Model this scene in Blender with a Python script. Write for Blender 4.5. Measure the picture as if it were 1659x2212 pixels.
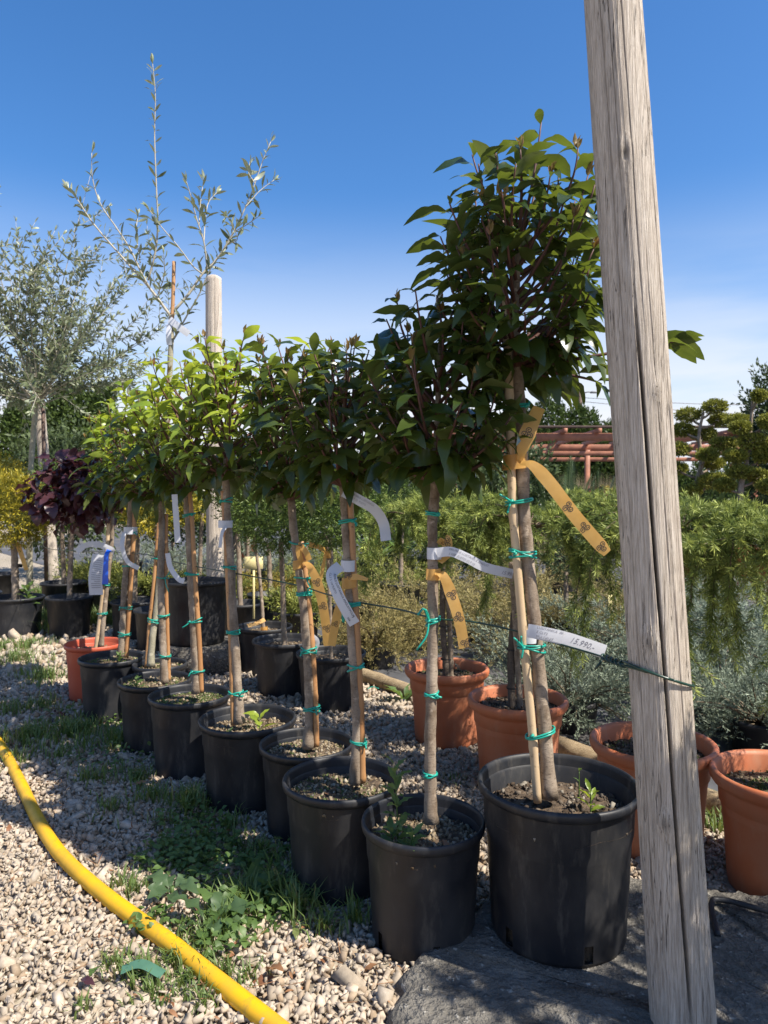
import bpy, math, random
import numpy as np
from mathutils import Vector, Matrix

# ------------------------------------------------------------------ camera, world, sun, exposure
for o in list(bpy.data.objects):
    bpy.data.objects.remove(o, do_unlink=True)
scene = bpy.context.scene
COL = scene.collection
CAM_H = 1.1
FPX = 1550.0                      # focal length in units of a 1659 x 2212 picture
HX, HY = 829.5, 1075.0            # principal column, horizon row
cam_d = bpy.data.cameras.new('camera'); cam = bpy.data.objects.new('camera', cam_d); COL.objects.link(cam)
cam.location = (0, 0, CAM_H); cam.rotation_euler = (math.radians(90), 0, 0)
cam_d.sensor_fit = 'VERTICAL'; cam_d.sensor_height = 36.0; cam_d.lens = 36.0 * FPX / 2212.0
cam_d.shift_y = -31.0 / 2212.0
cam_d.clip_start = 0.05; cam_d.clip_end = 3000
cam_d.dof.use_dof = True; cam_d.dof.focus_distance = 1.95; cam_d.dof.aperture_fstop = 8.0
scene.camera = cam
scene.render.resolution_x = 768; scene.render.resolution_y = 1024

SUN_AZ = math.radians(31)         # in front of the +X side, towards the viewer
SUN_EL = math.radians(52)
S = Vector((math.cos(SUN_AZ) * math.cos(SUN_EL), -math.sin(SUN_AZ) * math.cos(SUN_EL), math.sin(SUN_EL)))
world = bpy.data.worlds.new('World'); scene.world = world; world.use_nodes = True
nt = world.node_tree; nt.nodes.clear()
wo = nt.nodes.new('ShaderNodeOutputWorld'); bg = nt.nodes.new('ShaderNodeBackground'); sky = nt.nodes.new('ShaderNodeTexSky')
sky.sky_type = 'NISHITA'; sky.sun_disc = False; sky.sun_elevation = SUN_EL
sky.sun_rotation = math.atan2(S.x, S.y)
sky.air_density = 1.0; sky.dust_density = 0.8; sky.ozone_density = 4.0; sky.altitude = 100
bg.inputs['Strength'].default_value = 0.10
tc = nt.nodes.new('ShaderNodeTexCoord'); mp = nt.nodes.new('ShaderNodeMapping'); mp.inputs['Scale'].default_value = (1.2, 1.2, 7)
nz = nt.nodes.new('ShaderNodeTexNoise'); nz.inputs['Scale'].default_value = 1.6; nz.inputs['Detail'].default_value = 6; nz.inputs['Roughness'].default_value = 0.5
cr = nt.nodes.new('ShaderNodeValToRGB'); cr.color_ramp.elements[0].position = 0.15; cr.color_ramp.elements[1].position = 0.50
sx = nt.nodes.new('ShaderNodeSeparateXYZ')
mr = nt.nodes.new('ShaderNodeMapRange'); mr.interpolation_type = 'SMOOTHSTEP'
for k, v in (('From Min', 0.04), ('From Max', 0.40), ('To Min', 1.1), ('To Max', 0.0)): mr.inputs[k].default_value = v
mu = nt.nodes.new('ShaderNodeMath'); mu.operation = 'MULTIPLY'
mx = nt.nodes.new('ShaderNodeMix'); mx.data_type = 'RGBA'; mx.inputs['B'].default_value = (5.0, 5.2, 5.6, 1)
L = nt.links.new
L(tc.outputs['Generated'], mp.inputs['Vector']); L(mp.outputs[0], nz.inputs['Vector']); L(nz.outputs['Fac'], cr.inputs['Fac'])
L(tc.outputs['Generated'], sx.inputs[0]); L(sx.outputs['Z'], mr.inputs['Value'])
L(cr.outputs['Color'], mu.inputs[0]); L(mr.outputs[0], mu.inputs[1]); L(mu.outputs[0], mx.inputs['Factor'])
hs = nt.nodes.new('ShaderNodeHueSaturation'); hs.inputs['Saturation'].default_value = 1.25; hs.inputs['Hue'].default_value = 0.503; hs.inputs['Value'].default_value = 1.1; L(sky.outputs[0], hs.inputs['Color']); L(hs.outputs[0], mx.inputs['A']); L(mx.outputs['Result'], bg.inputs['Color']); L(bg.outputs[0], wo.inputs['Surface'])

sd = bpy.data.lights.new('sun', 'SUN'); sd.energy = 5.0; sd.angle = math.radians(0.53); sd.color = (1.0, 0.93, 0.82)
sun = bpy.data.objects.new('sun', sd); COL.objects.link(sun)
sun.rotation_euler = S.to_track_quat('Z', 'Y').to_euler(); sun.location = S * 20
vs = scene.view_settings
vs.view_transform = 'Standard'; vs.look = 'None'; vs.exposure = 0.88; vs.gamma = 1.0; vs.use_curve_mapping = False

# ------------------------------------------------------------------ helpers
def R_(seed): return np.random.default_rng(seed)
def P(px, py, z):                 # a point of the place: picture column/row at a known distance
    return np.array(((px - HX) / FPX * z, z, CAM_H - (py - HY) / FPX * z))
def pts(lst, z): return np.array([P(a, b, z) for a, b in lst])
def nrm(v): v = np.asarray(v, float); return v / (np.linalg.norm(v, axis=-1, keepdims=True) + 1e-12)

def new_mesh(name, V, Fs, mat, smooth=True, tint=None):
    me = bpy.data.meshes.new(name)
    V = np.asarray(V, np.float32)
    if not isinstance(Fs, list): Fs = [Fs]
    Fs = [np.asarray(f, np.int32) for f in Fs if len(f)]
    loops = np.concatenate([f.ravel() for f in Fs]); tot = np.concatenate([np.full(len(f), f.shape[1], np.int32) for f in Fs])
    start = np.concatenate(([0], np.cumsum(tot)[:-1])).astype(np.int32)
    me.vertices.add(len(V)); me.vertices.foreach_set('co', V.ravel())
    me.loops.add(len(loops)); me.loops.foreach_set('vertex_index', loops)
    me.polygons.add(len(tot)); me.polygons.foreach_set('loop_start', start)
    me.polygons.foreach_set('loop_total', tot)
    if smooth: me.polygons.foreach_set('use_smooth', np.ones(len(tot), bool))
    if tint is not None:
        a = me.attributes.new('tint', 'FLOAT', 'POINT'); a.data.foreach_set('value', np.asarray(tint, np.float32))
    me.update(calc_edges=True)
    if mat: me.materials.append(mat)
    return me

class Geo:
    def __init__(s): s.V = []; s.F3 = []; s.F4 = []; s.T = []; s.n = 0
    def add(s, V, F, tint=0.0):
        V = np.asarray(V, float).reshape(-1, 3)
        for f in (F if isinstance(F, list) else [F]):
            f = np.asarray(f, np.int64)
            if f.size == 0: continue
            (s.F4 if f.shape[1] == 4 else s.F3).append(f + s.n)
        s.V.append(V); s.T.append(np.broadcast_to(np.asarray(tint, float), (len(V),))); s.n += len(V); return s
    def build(s, name, mat, parent=None, smooth=True, kind=None):
        V = np.concatenate(s.V)
        if parent is not None: V = V - base_of(parent)
        Fs = [np.concatenate(a) for a in (s.F4, s.F3) if a]
        return link(name, new_mesh(name, V, Fs, mat, smooth, np.concatenate(s.T)), parent, kind)

def base_of(o):
    b = np.zeros(3)
    while o is not None: b += np.array(o.location); o = o.parent
    return b
def link(name, me, parent=None, kind=None):
    o = bpy.data.objects.new(name, me); COL.objects.link(o); o.parent = parent
    if kind: o['kind'] = kind
    return o
def thing(name, label, cat, loc=(0, 0, 0), group=None):
    o = bpy.data.objects.new(name, None); COL.objects.link(o); o.location = [float(c) for c in loc]; o.empty_display_size = 0.05
    o['label'] = label; o['category'] = cat
    if group: o['group'] = group
    return o
def tag(o, label, cat, group=None):
    o['label'] = label; o['category'] = cat
    if group: o['group'] = group
    return o

def tube(path, rad, n=8, cap=True, twist=0.0):
    path = np.asarray(path, float); m = len(path); rad = np.broadcast_to(np.asarray(rad, float), (m,))
    T = nrm(np.gradient(path, axis=0))
    ref = np.array((0.0, 0, 1)) if abs(T[0][2]) < 0.9 else np.array((0.0, 1, 0))
    u = nrm(np.cross(T[0], ref)); U = [u]
    for i in range(1, m):
        u = u - T[i] * np.dot(u, T[i]); u = nrm(u); U.append(u)
    U = np.array(U); W = np.cross(T, U)
    a = np.linspace(0, 2 * math.pi, n, endpoint=False)
    V = path[:, None] + rad[:, None, None] * (np.cos(a)[None, :, None] * U[:, None] + np.sin(a)[None, :, None] * W[:, None])
    V = V.reshape(-1, 3); i = np.arange(m - 1)[:, None] * n; j = np.arange(n)[None]; k = (j + 1) % n
    F = np.stack([i + j, i + k, i + n + k, i + n + j], -1).reshape(-1, 4)
    out = [F]
    if cap:
        V = np.vstack([V, path[0], path[-1]]); c0 = m * n; jj = np.arange(n); kk = (jj + 1) % n
        out.append(np.vstack([np.stack([kk, jj, np.full(n, c0)], -1), np.stack([(m - 1) * n + jj, (m - 1) * n + kk, np.full(n, c0 + 1)], -1)]))
    return V, out
def smooth_path(p, m=24):
    p = np.asarray(p, float); n = len(p)
    if n < 3:
        t = np.linspace(0, 1, m)[:, None]; return p[0] * (1 - t) + p[-1] * t
    q = np.vstack([2 * p[0] - p[1], p, 2 * p[-1] - p[-2]]); out = []
    for s in np.linspace(0, n - 1 - 1e-9, m):
        i = int(s); t = s - i; a, b, c, d = q[i], q[i + 1], q[i + 2], q[i + 3]
        out.append(0.5 * ((2 * b) + (-a + c) * t + (2 * a - 5 * b + 4 * c - d) * t * t + (-a + 3 * b - 3 * c + d) * t ** 3))
    return np.array(out)
def lathe(prof, n=64, cx=0, cy=0, cz=0, skip=None):
    prof = np.asarray(prof, float); m = len(prof); a = np.linspace(0, 2 * math.pi, n, endpoint=False)
    V = np.stack([cx + prof[:, 0:1] * np.cos(a), cy + prof[:, 0:1] * np.sin(a), cz + np.repeat(prof[:, 1:2], n, 1)], -1).reshape(-1, 3)
    F = []
    for i in range(m - 1):
        for j in range(n):
            if skip and skip(i, j): continue
            k = (j + 1) % n; F.append((i * n + j, i * n + k, (i + 1) * n + k, (i + 1) * n + j))
    return V, np.array(F)
def box(c, s, rz=0.0, bev=0.0):
    x, y, z = np.array(s) / 2.0; b = min(bev, x * .5, y * .5, z * .5)
    if b <= 0:
        V = np.array([(sx_ * x, sy_ * y, sz_ * z) for sz_ in (-1, 1) for sx_, sy_ in ((-1, -1), (1, -1), (1, 1), (-1, 1))], float)
        F = [(3, 2, 1, 0), (4, 5, 6, 7), (0, 1, 5, 4), (1, 2, 6, 5), (2, 3, 7, 6), (3, 0, 4, 7)]
    else:
        def ring(ix, iy, zz): return [(-ix + b, -iy, zz), (ix - b, -iy, zz), (ix, -iy + b, zz), (ix, iy - b, zz), (ix - b, iy, zz), (-ix + b, iy, zz), (-ix, iy - b, zz), (-ix, -iy + b, zz)]
        V = np.array(ring(x - b, y - b, -z) + ring(x, y, -z + b) + ring(x, y, z - b) + ring(x - b, y - b, z), float)
        F = [(r * 8 + j, r * 8 + (j + 1) % 8, r * 8 + 8 + (j + 1) % 8, r * 8 + 8 + j) for r in range(3) for j in range(8)]
        F += [(3, 2, 1, 0), (7, 4, 3, 0), (7, 6, 5, 4), (24, 25, 26, 27), (24, 27, 28, 31), (28, 29, 30, 31)]
    c_, s_ = math.cos(rz), math.sin(rz); V = V @ np.array(((c_, s_, 0), (-s_, c_, 0), (0, 0, 1))) + np.array(c)
    return V, np.array(F)
def stamp(tv, tf, M, loc):        # copies of a template: M (N,3,3) columns = axes
    N = len(M); V = np.einsum('nij,vj->nvi', M, tv) + loc[:, None]
    F = (np.asarray(tf)[None] + (np.arange(N) * len(tv))[:, None, None]).reshape(-1, np.asarray(tf).shape[1])
    return V.reshape(-1, 3), F
def frames(d, up):                # x = d, z near up
    d = nrm(d); z = up - d * np.sum(up * d, -1, keepdims=True); z = nrm(z); y = np.cross(z, d)
    return np.stack([d, y, z], -1)
def needles(P0, P1, per, ln, wd, ang, rng, tint=None, tlo=0.0, thi=1.0):
    N = len(P0); t = rng.random((N, per)); t = tlo + (thi - tlo) * t
    D = nrm(P1 - P0); B = P0[:, None] + (P1 - P0)[:, None] * t[..., None]
    r = rng.normal(size=(N, per, 3)); r -= D[:, None] * np.sum(r * D[:, None], -1, keepdims=True); r = nrm(r)
    a = ang * (0.6 + 0.8 * rng.random((N, per, 1))); d = D[:, None] * np.cos(a) + r * np.sin(a)
    l = ln * (0.6 + 0.7 * rng.random((N, per, 1))); s = nrm(np.cross(d, rng.normal(size=d.shape))) * wd
    V = np.stack([B - s * .6, B + d * l * .5 + s * -1.0, B + d * l, B + d * l * .5 + s], 2).reshape(-1, 3)
    F = np.arange(len(V)).reshape(-1, 4)
    T = np.zeros(len(V)) if tint is None else np.repeat((tint[:, None] * .7 + .3 * rng.random((N, per))).ravel(), 4)
    return V, F, T

# ------------------------------------------------------------------ materials
def mat(name):
    m = bpy.data.materials.new(name); m.use_nodes = True; t = m.node_tree; b = t.nodes['Principled BSDF']; return m, t, b
def nd(t, kind, **kw):
    n = t.nodes.new('ShaderNode' + kind)
    for k, v in kw.items():
        if k in n.inputs: n.inputs[k].default_value = v
        else: setattr(n, k, v)
    return n
def ramp(t, fac, stops):
    r = nd(t, 'ValToRGB'); e = r.color_ramp.elements
    while len(e) < len(stops): e.new(0.5)
    for i, (p, c) in enumerate(stops): e[i].position = p; e[i].color = (*c, 1) if len(c) == 3 else c
    t.links.new(fac, r.inputs['Fac']); return r.outputs['Color']
def mixc(t, fac, a, b, mode='MIX'):
    m = nd(t, 'Mix', data_type='RGBA', blend_type=mode)
    for s, v in (('Factor', fac), ('A', a), ('B', b)):
        if hasattr(v, 'is_linked'): t.links.new(v, m.inputs[s])
        elif s == 'Factor': m.inputs[s].default_value = v
        else: m.inputs[s].default_value = (*v, 1)
    return m.outputs['Result']
def noise(t, scale, detail=4, stretch=None, coord='Object', rough=0.55):
    c = nd(t, 'TexCoord'); out = c.outputs[coord]
    if stretch:
        m = nd(t, 'Mapping', Scale=stretch); t.links.new(out, m.inputs['Vector']); out = m.outputs[0]
    n = nd(t, 'TexNoise', Scale=scale, Detail=detail, Roughness=rough); t.links.new(out, n.inputs['Vector']); return n.outputs['Fac']
def bump(t, b, h, strength=0.3, dist=0.002):
    n = nd(t, 'Bump', Strength=strength, Distance=dist); t.links.new(h, n.inputs['Height']); t.links.new(n.outputs[0], b.inputs['Normal'])
def rnd(t):                       # a random number per piece: per object and per loose piece of a mesh
    o = nd(t, 'ObjectInfo'); g = nd(t, 'NewGeometry'); a = nd(t, 'Math', operation='ADD'); f = nd(t, 'Math', operation='FRACT')
    t.links.new(o.outputs['Random'], a.inputs[0]); t.links.new(g.outputs['Random Per Island'], a.inputs[1]); t.links.new(a.outputs[0], f.inputs[0]); return f.outputs[0]
def attr(t, n='tint'):
    a = nd(t, 'Attribute', attribute_name=n); return a.outputs['Fac']
def plain(name, c, rough=0.5, var=0.15, scale=20, spec=0.5, bmp=0.0):
    m, t, b = mat(name); f = noise(t, scale)
    col = ramp(t, f, [(0.3, tuple(x * (1 - var) for x in c)), (0.7, tuple(min(1, x * (1 + var)) for x in c))])
    t.links.new(col, b.inputs['Base Color']); b.inputs['Roughness'].default_value = rough; b.inputs['Specular IOR Level'].default_value = spec
    if bmp: bump(t, b, noise(t, scale * 4), bmp)
    return m
def leafmat(name, dark, light, under, rough=0.38, trans=0.25, tcol=None, use_tint=None):
    m, t, b = mat(name); r = rnd(t); col = mixc(t, r, dark, light)
    if use_tint is not None: col = mixc(t, attr(t), col, use_tint)
    g = nd(t, 'NewGeometry'); col = mixc(t, g.outputs['Backfacing'], col, under)
    v = noise(t, 60, 2); col = mixc(t, 0.25, col, ramp(t, v, [(0.3, (0.35,) * 3), (0.7, (1,) * 3)]), 'MULTIPLY')
    t.links.new(col, b.inputs['Base Color']); b.inputs['Roughness'].default_value = rough; b.inputs['Specular IOR Level'].default_value = 0.45
    tr = nd(t, 'BsdfTranslucent'); ms = nd(t, 'MixShader', Fac=trans)
    if tcol: tr.inputs['Color'].default_value = (*tcol, 1)
    else: t.links.new(col, tr.inputs['Color'])
    out = t.nodes['Material Output']
    t.links.new(b.outputs[0], ms.inputs[1]); t.links.new(tr.outputs[0], ms.inputs[2]); t.links.new(ms.outputs[0], out.inputs['Surface'])
    return m
def needlemat(name, dark, light, trans=0.2, rough=0.5):
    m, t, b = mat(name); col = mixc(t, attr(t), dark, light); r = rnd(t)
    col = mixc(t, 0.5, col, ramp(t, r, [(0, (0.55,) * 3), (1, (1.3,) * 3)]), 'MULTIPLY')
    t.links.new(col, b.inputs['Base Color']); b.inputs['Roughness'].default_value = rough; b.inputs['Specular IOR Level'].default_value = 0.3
    tr = nd(t, 'BsdfTranslucent'); ms = nd(t, 'MixShader', Fac=trans); t.links.new(col, tr.inputs['Color'])
    t.links.new(b.outputs[0], ms.inputs[1]); t.links.new(tr.outputs[0], ms.inputs[2]); t.links.new(ms.outputs[0], t.nodes['Material Output'].inputs['Surface'])
    return m
def stonemat(name, cs, bmp=0.4):
    m, t, b = mat(name); r = rnd(t); n_ = len(cs) - 1
    col = ramp(t, r, [(i / n_, c) for i, c in enumerate(cs)])
    v = noise(t, 90, 4); col = mixc(t, 0.45, col, ramp(t, v, [(0.3, (0.45,) * 3), (0.65, (1.1,) * 3)]), 'MULTIPLY')
    t.links.new(col, b.inputs['Base Color']); b.inputs['Roughness'].default_value = 0.9; b.inputs['Specular IOR Level'].default_value = 0.2
    bump(t, b, noise(t, 160, 3), bmp * .5, 0.001); return m
def potmat(name, c, dust, rough=0.42, amt=0.6):
    m, t, b = mat(name)
    d = noise(t, 7, 6, (1, 1, 0.6), rough=0.65); f = ramp(t, d, [(0.42, (0, 0, 0)), (0.78, (amt,) * 3)])
    sc = noise(t, 26, 5, (1, 1, 0.25), rough=0.7); f2 = ramp(t, sc, [(0.54, (0, 0, 0)), (0.72, (0.5,) * 3)])
    oi = nd(t, 'ObjectInfo'); cc = mixc(t, oi.outputs['Random'], tuple(x * .8 for x in c), tuple(min(1, x * 1.25) for x in c))
    col = mixc(t, f, cc, dust); col = mixc(t, f2, col, dust)
    t.links.new(col, b.inputs['Base Color']); b.inputs['Roughness'].default_value = rough
    rr = ramp(t, d, [(0.3, (rough - .08,) * 3), (0.75, (min(1, rough + .25),) * 3)]); t.links.new(rr, b.inputs['Roughness'])
    b.inputs['Specular IOR Level'].default_value = 0.4
    bump(t, b, noise(t, 120, 3, (1, 1, 0.3)), 0.06, 0.002); return m
def barkmat(name, a, c, d, ring=True):
    m, t, b = mat(name)
    n1 = noise(t, 22, 6, (1, 1, .6), rough=.68); n2 = noise(t, 70, 4, (1, 1, 3.0), rough=0.75)
    col = ramp(t, n1, [(0.3, a), (0.68, c)]); col = mixc(t, ramp(t, n2, [(0.56, (0,) * 3), (0.68, (0.75,) * 3)]), col, d)
    n3 = noise(t, 35, 3); col = mixc(t, ramp(t, n3, [(0.62, (0,) * 3), (0.72, (0.5,) * 3)]), col, tuple(min(1, x * 1.7) for x in c))
    t.links.new(col, b.inputs['Base Color']); b.inputs['Roughness'].default_value = 0.85; b.inputs['Specular IOR Level'].default_value = 0.2
    bump(t, b, n2, 0.6, 0.003); return m
M = {}
M['black_pot'] = potmat('black_pot', (0.010, 0.0115, 0.0155), (0.095, 0.086, 0.074), 0.44, 0.34)
M['terracotta'] = potmat('terracotta_plastic', (0.40, 0.12, 0.050), (0.44, 0.22, 0.13), 0.52, 0.7)
M['red_pot'] = potmat('red_plastic', (0.36, 0.066, 0.032), (0.45, 0.14, 0.08), 0.45, 0.4)
M['bark'] = barkmat('grey_bark', (0.115, 0.08, 0.052), (0.35, 0.285, 0.22), (0.05, 0.034, 0.025))
M['bark_olive'] = barkmat('olive_bark', (0.24, 0.22, 0.15), (0.36, 0.33, 0.25), (0.16, 0.14, 0.10))
M['bark_dark'] = barkmat('dark_bark', (0.06, 0.045, 0.035), (0.15, 0.12, 0.095), (0.03, 0.022, 0.018))
M['twig_red'] = plain('red_twig', (0.09, 0.035, 0.025), 0.6, .3, 30)
M['twig_olive'] = plain('pale_twig', (0.36, 0.33, 0.26), 0.7, .2, 30)
M['twig_brown'] = plain('brown_twig', (0.12, 0.085, 0.05), 0.7, .3, 30)
def canemat(name, a, c):
    m, t, b = mat(name); n1 = noise(t, 30, 4, (1, 1, .1)); col = ramp(t, n1, [(0.3, a), (0.7, c)])
    n2 = noise(t, 70, 4); col = mixc(t, ramp(t, n2, [(0.62, (0,) * 3), (0.7, (0.7,) * 3)]), col, tuple(x * .35 for x in a))
    t.links.new(col, b.inputs['Base Color']); b.inputs['Roughness'].default_value = 0.5; bump(t, b, n1, .15); return m
M['cane'] = canemat('bamboo', (0.30, 0.135, 0.05), (0.45, 0.25, 0.11))
M['cane_pale'] = canemat('pale_bamboo', (0.40, 0.28, 0.16), (0.58, 0.44, 0.28))
M['tie'] = plain('teal_tie', (0.01, 0.28, 0.21), 0.35, .1)
M['wire'] = plain('green_wire', (0.008, 0.035, 0.024), 0.3, .1)
M['tag'] = plain('white_tag', (0.52, 0.53, 0.57), 0.45, .04, 12)
M['ink'] = plain('black_ink', (0.02, 0.02, 0.03), 0.6, .05)
M['ink_grey'] = plain('pencil_ink', (0.19, 0.19, 0.23), 0.6, .05)
def ribbonmat():
    m, t, b = mat('orange_ribbon'); n1 = noise(t, 25, 4); col = ramp(t, n1, [(0.3, (0.66, 0.36, 0.09)), (0.7, (0.76, 0.46, 0.15))])
    t.links.new(col, b.inputs['Base Color']); b.inputs['Roughness'].default_value = 0.35
    tr = nd(t, 'BsdfTranslucent'); tr.inputs['Color'].default_value = (0.85, 0.5, 0.15, 1); ms = nd(t, 'MixShader', Fac=0.45)
    t.links.new(b.outputs[0], ms.inputs[1]); t.links.new(tr.outputs[0], ms.inputs[2]); t.links.new(ms.outputs[0], t.nodes['Material Output'].inputs['Surface'])
    bump(t, b, noise(t, 40, 3), .3, .003); return m
M['ribbon'] = ribbonmat()
M['blue_ribbon'] = plain('blue_ribbon', (0.01, 0.10, 0.62), 0.35, .2)
M['yellow_label'] = plain('yellow_label', (0.72, 0.62, 0.30), 0.5, .05)
M['laurel'] = leafmat('laurel_leaf', (0.024, 0.046, 0.010), (0.055, 0.082, 0.018), (0.095, 0.12, 0.04), 0.27, 0.28, (0.17, 0.22, 0.025))
M['laurel_young'] = leafmat('laurel_young_leaf', (0.15, 0.23, 0.025), (0.30, 0.37, 0.045), (0.24, 0.30, 0.06), 0.36, 0.38, (0.50, 0.58, 0.05))
M['laurel_bud'] = leafmat('laurel_bud_leaf', (0.16, 0.14, 0.03), (0.24, 0.10, 0.05), (0.22, 0.15, 0.05), 0.4, 0.3, (0.4, 0.25, 0.05))
M['purple'] = leafmat('purple_leaf', (0.036, 0.013, 0.017), (0.080, 0.034, 0.040), (0.095, 0.045, 0.052), 0.33, 0.16, (0.16, 0.035, 0.04))
M['olive'] = leafmat('olive_leaf', (0.075, 0.10, 0.045), (0.14, 0.165, 0.085), (0.26, 0.29, 0.20), 0.45, 0.15, (0.25, 0.28, 0.12))
M['olive_young'] = leafmat('olive_young_leaf', (0.22, 0.26, 0.13), (0.33, 0.36, 0.21), (0.38, 0.41, 0.29), 0.45, 0.2, (0.35, 0.38, 0.18))
M['weed'] = leafmat('weed_leaf', (0.065, 0.12, 0.028), (0.11, 0.18, 0.05), (0.13, 0.18, 0.08), 0.5, 0.3, (0.25, 0.36, 0.06))
M['thistle'] = leafmat('thistle_leaf', (0.05, 0.092, 0.038), (0.075, 0.125, 0.055), (0.11, 0.15, 0.08), 0.5, 0.25, (0.2, 0.32, 0.1))
M['dry_leaf'] = leafmat('dry_leaf', (0.20, 0.085, 0.04), (0.36, 0.19, 0.09), (0.30, 0.16, 0.08), 0.6, 0.2)
M['grass'] = leafmat('grass_blade', (0.075, 0.125, 0.022), (0.17, 0.23, 0.06), (0.12, 0.18, 0.05), 0.5, 0.3, (0.28, 0.38, 0.06), (0.36, 0.31, 0.15))
M['moss'] = leafmat('moss', (0.08, 0.12, 0.028), (0.17, 0.19, 0.06), (0.12, 0.16, 0.05), 0.7, 0.2)
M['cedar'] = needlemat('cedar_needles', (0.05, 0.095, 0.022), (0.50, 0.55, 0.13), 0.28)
M['juniper_blue'] = needlemat('blue_juniper', (0.105, 0.14, 0.10), (0.36, 0.41, 0.295))
M['juniper_gold'] = needlemat('gold_juniper', (0.16, 0.15, 0.055), (0.48, 0.38, 0.15))
M['juniper_green'] = needlemat('green_juniper', (0.09, 0.13, 0.035), (0.42, 0.42, 0.09))
M['juniper_yellow'] = needlemat('yellow_juniper', (0.16, 0.14, 0.03), (0.58, 0.43, 0.09))
M['cloud'] = needlemat('cloud_pruned_foliage', (0.055, 0.075, 0.018), (0.46, 0.45, 0.07))
M['thuja'] = needlemat('thuja', (0.028, 0.062, 0.016), (0.16, 0.22, 0.04))
M['thuja_gold'] = needlemat('golden_thuja', (0.055, 0.095, 0.02), (0.54, 0.41, 0.03))
M['hedge'] = needlemat('hedge_foliage', (0.03, 0.055, 0.015), (0.11, 0.16, 0.035))
M['shrub_dark'] = needlemat('dark_shrub', (0.03, 0.05, 0.02), (0.12, 0.16, 0.06))
M['shrub_red'] = needlemat('red_shrub', (0.10, 0.02, 0.02), (0.30, 0.05, 0.06))
M['palm'] = leafmat('palm_blade', (0.04, 0.075, 0.025), (0.09, 0.14, 0.045), (0.1, 0.14, 0.06), 0.35, 0.15)
M['flax'] = leafmat('strap_leaf', (0.10, 0.17, 0.035), (0.20, 0.28, 0.06), (0.15, 0.22, 0.06), 0.4, 0.25)
M['dry_grass'] = leafmat('dry_grass', (0.30, 0.24, 0.13), (0.42, 0.34, 0.2), (0.35, 0.28, 0.16), 0.7, 0.2)
M['stone'] = stonemat('limestone', [(0.27, 0.225, 0.17), (0.45, 0.37, 0.285), (0.37, 0.315, 0.25), (0.51, 0.425, 0.335), (0.30, 0.22, 0.145), (0.40, 0.35, 0.285)])
M['crumb'] = stonemat('soil_crumbs', [(0.09, 0.06, 0.035), (0.22, 0.165, 0.10), (0.33, 0.27, 0.18), (0.14, 0.10, 0.06), (0.40, 0.35, 0.27)])
M['crumb_dark'] = stonemat('dark_soil_crumbs', [(0.035, 0.024, 0.016), (0.07, 0.05, 0.035), (0.16, 0.13, 0.10), (0.05, 0.035, 0.025), (0.30, 0.27, 0.22)])
def soilmat():
    m, t, b = mat('soil'); n1 = noise(t, 40, 6); col = ramp(t, n1, [(0.3, (0.035, 0.022, 0.013)), (0.7, (0.13, 0.09, 0.055))])
    t.links.new(col, b.inputs['Base Color']); b.inputs['Roughness'].default_value = 0.95; bump(t, b, noise(t, 90, 5), 1.0, .01); return m
M['soil'] = soilmat()
def groundmat():
    m, t, b = mat('gravel_bed'); n1 = noise(t, 45, 5); col = ramp(t, n1, [(0.3, (0.20, 0.165, 0.12)), (0.7, (0.44, 0.38, 0.30))])
    n2 = noise(t, 0.8, 4); col = mixc(t, ramp(t, n2, [(.45, (0,) * 3), (.65, (.5,) * 3)]), col, (0.22, 0.19, 0.13))
    t.links.new(col, b.inputs['Base Color']); b.inputs['Roughness'].default_value = 0.95
    v = nd(t, 'TexVoronoi', Scale=28); c = nd(t, 'TexCoord'); t.links.new(c.outputs['Object'], v.inputs['Vector']); bump(t, b, v.outputs['Distance'], 1.0, .02); return m
M['ground'] = groundmat()
def fabricmat():
    m, t, b = mat('weed_fabric'); n1 = noise(t, 3, 5); col = ramp(t, n1, [(0.3, (0.045, 0.047, 0.052)), (0.7, (0.10, 0.10, 0.105))])
    n2 = noise(t, 1.3, 5); col = mixc(t, ramp(t, n2, [(.5, (0,) * 3), (.75, (.55,) * 3)]), col, (0.22, 0.19, 0.15))
    t.links.new(col, b.inputs['Base Color']); b.inputs['Roughness'].default_value = 0.65; bump(t, b, noise(t, 6, 4), .5, .02); return m
M['fabric'] = fabricmat()
def concretemat():
    m, t, b = mat('concrete'); n1 = noise(t, 9, 7, rough=.7); col = ramp(t, n1, [(0.35, (0.06, 0.055, 0.048)), (0.68, (0.19, 0.175, 0.15))])
    n2 = noise(t, 55, 3); col = mixc(t, ramp(t, n2, [(.63, (0,) * 3), (.70, (.9,) * 3)]), col, (0.36, 0.34, 0.30))
    t.links.new(col, b.inputs['Base Color']); b.inputs['Roughness'].default_value = 0.92
    h = nd(t, 'Math', operation='ADD'); t.links.new(n1, h.inputs[0]); t.links.new(n2, h.inputs[1]); bump(t, b, h.outputs[0], 1.0, .025); return m
M['concrete'] = concretemat()
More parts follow.
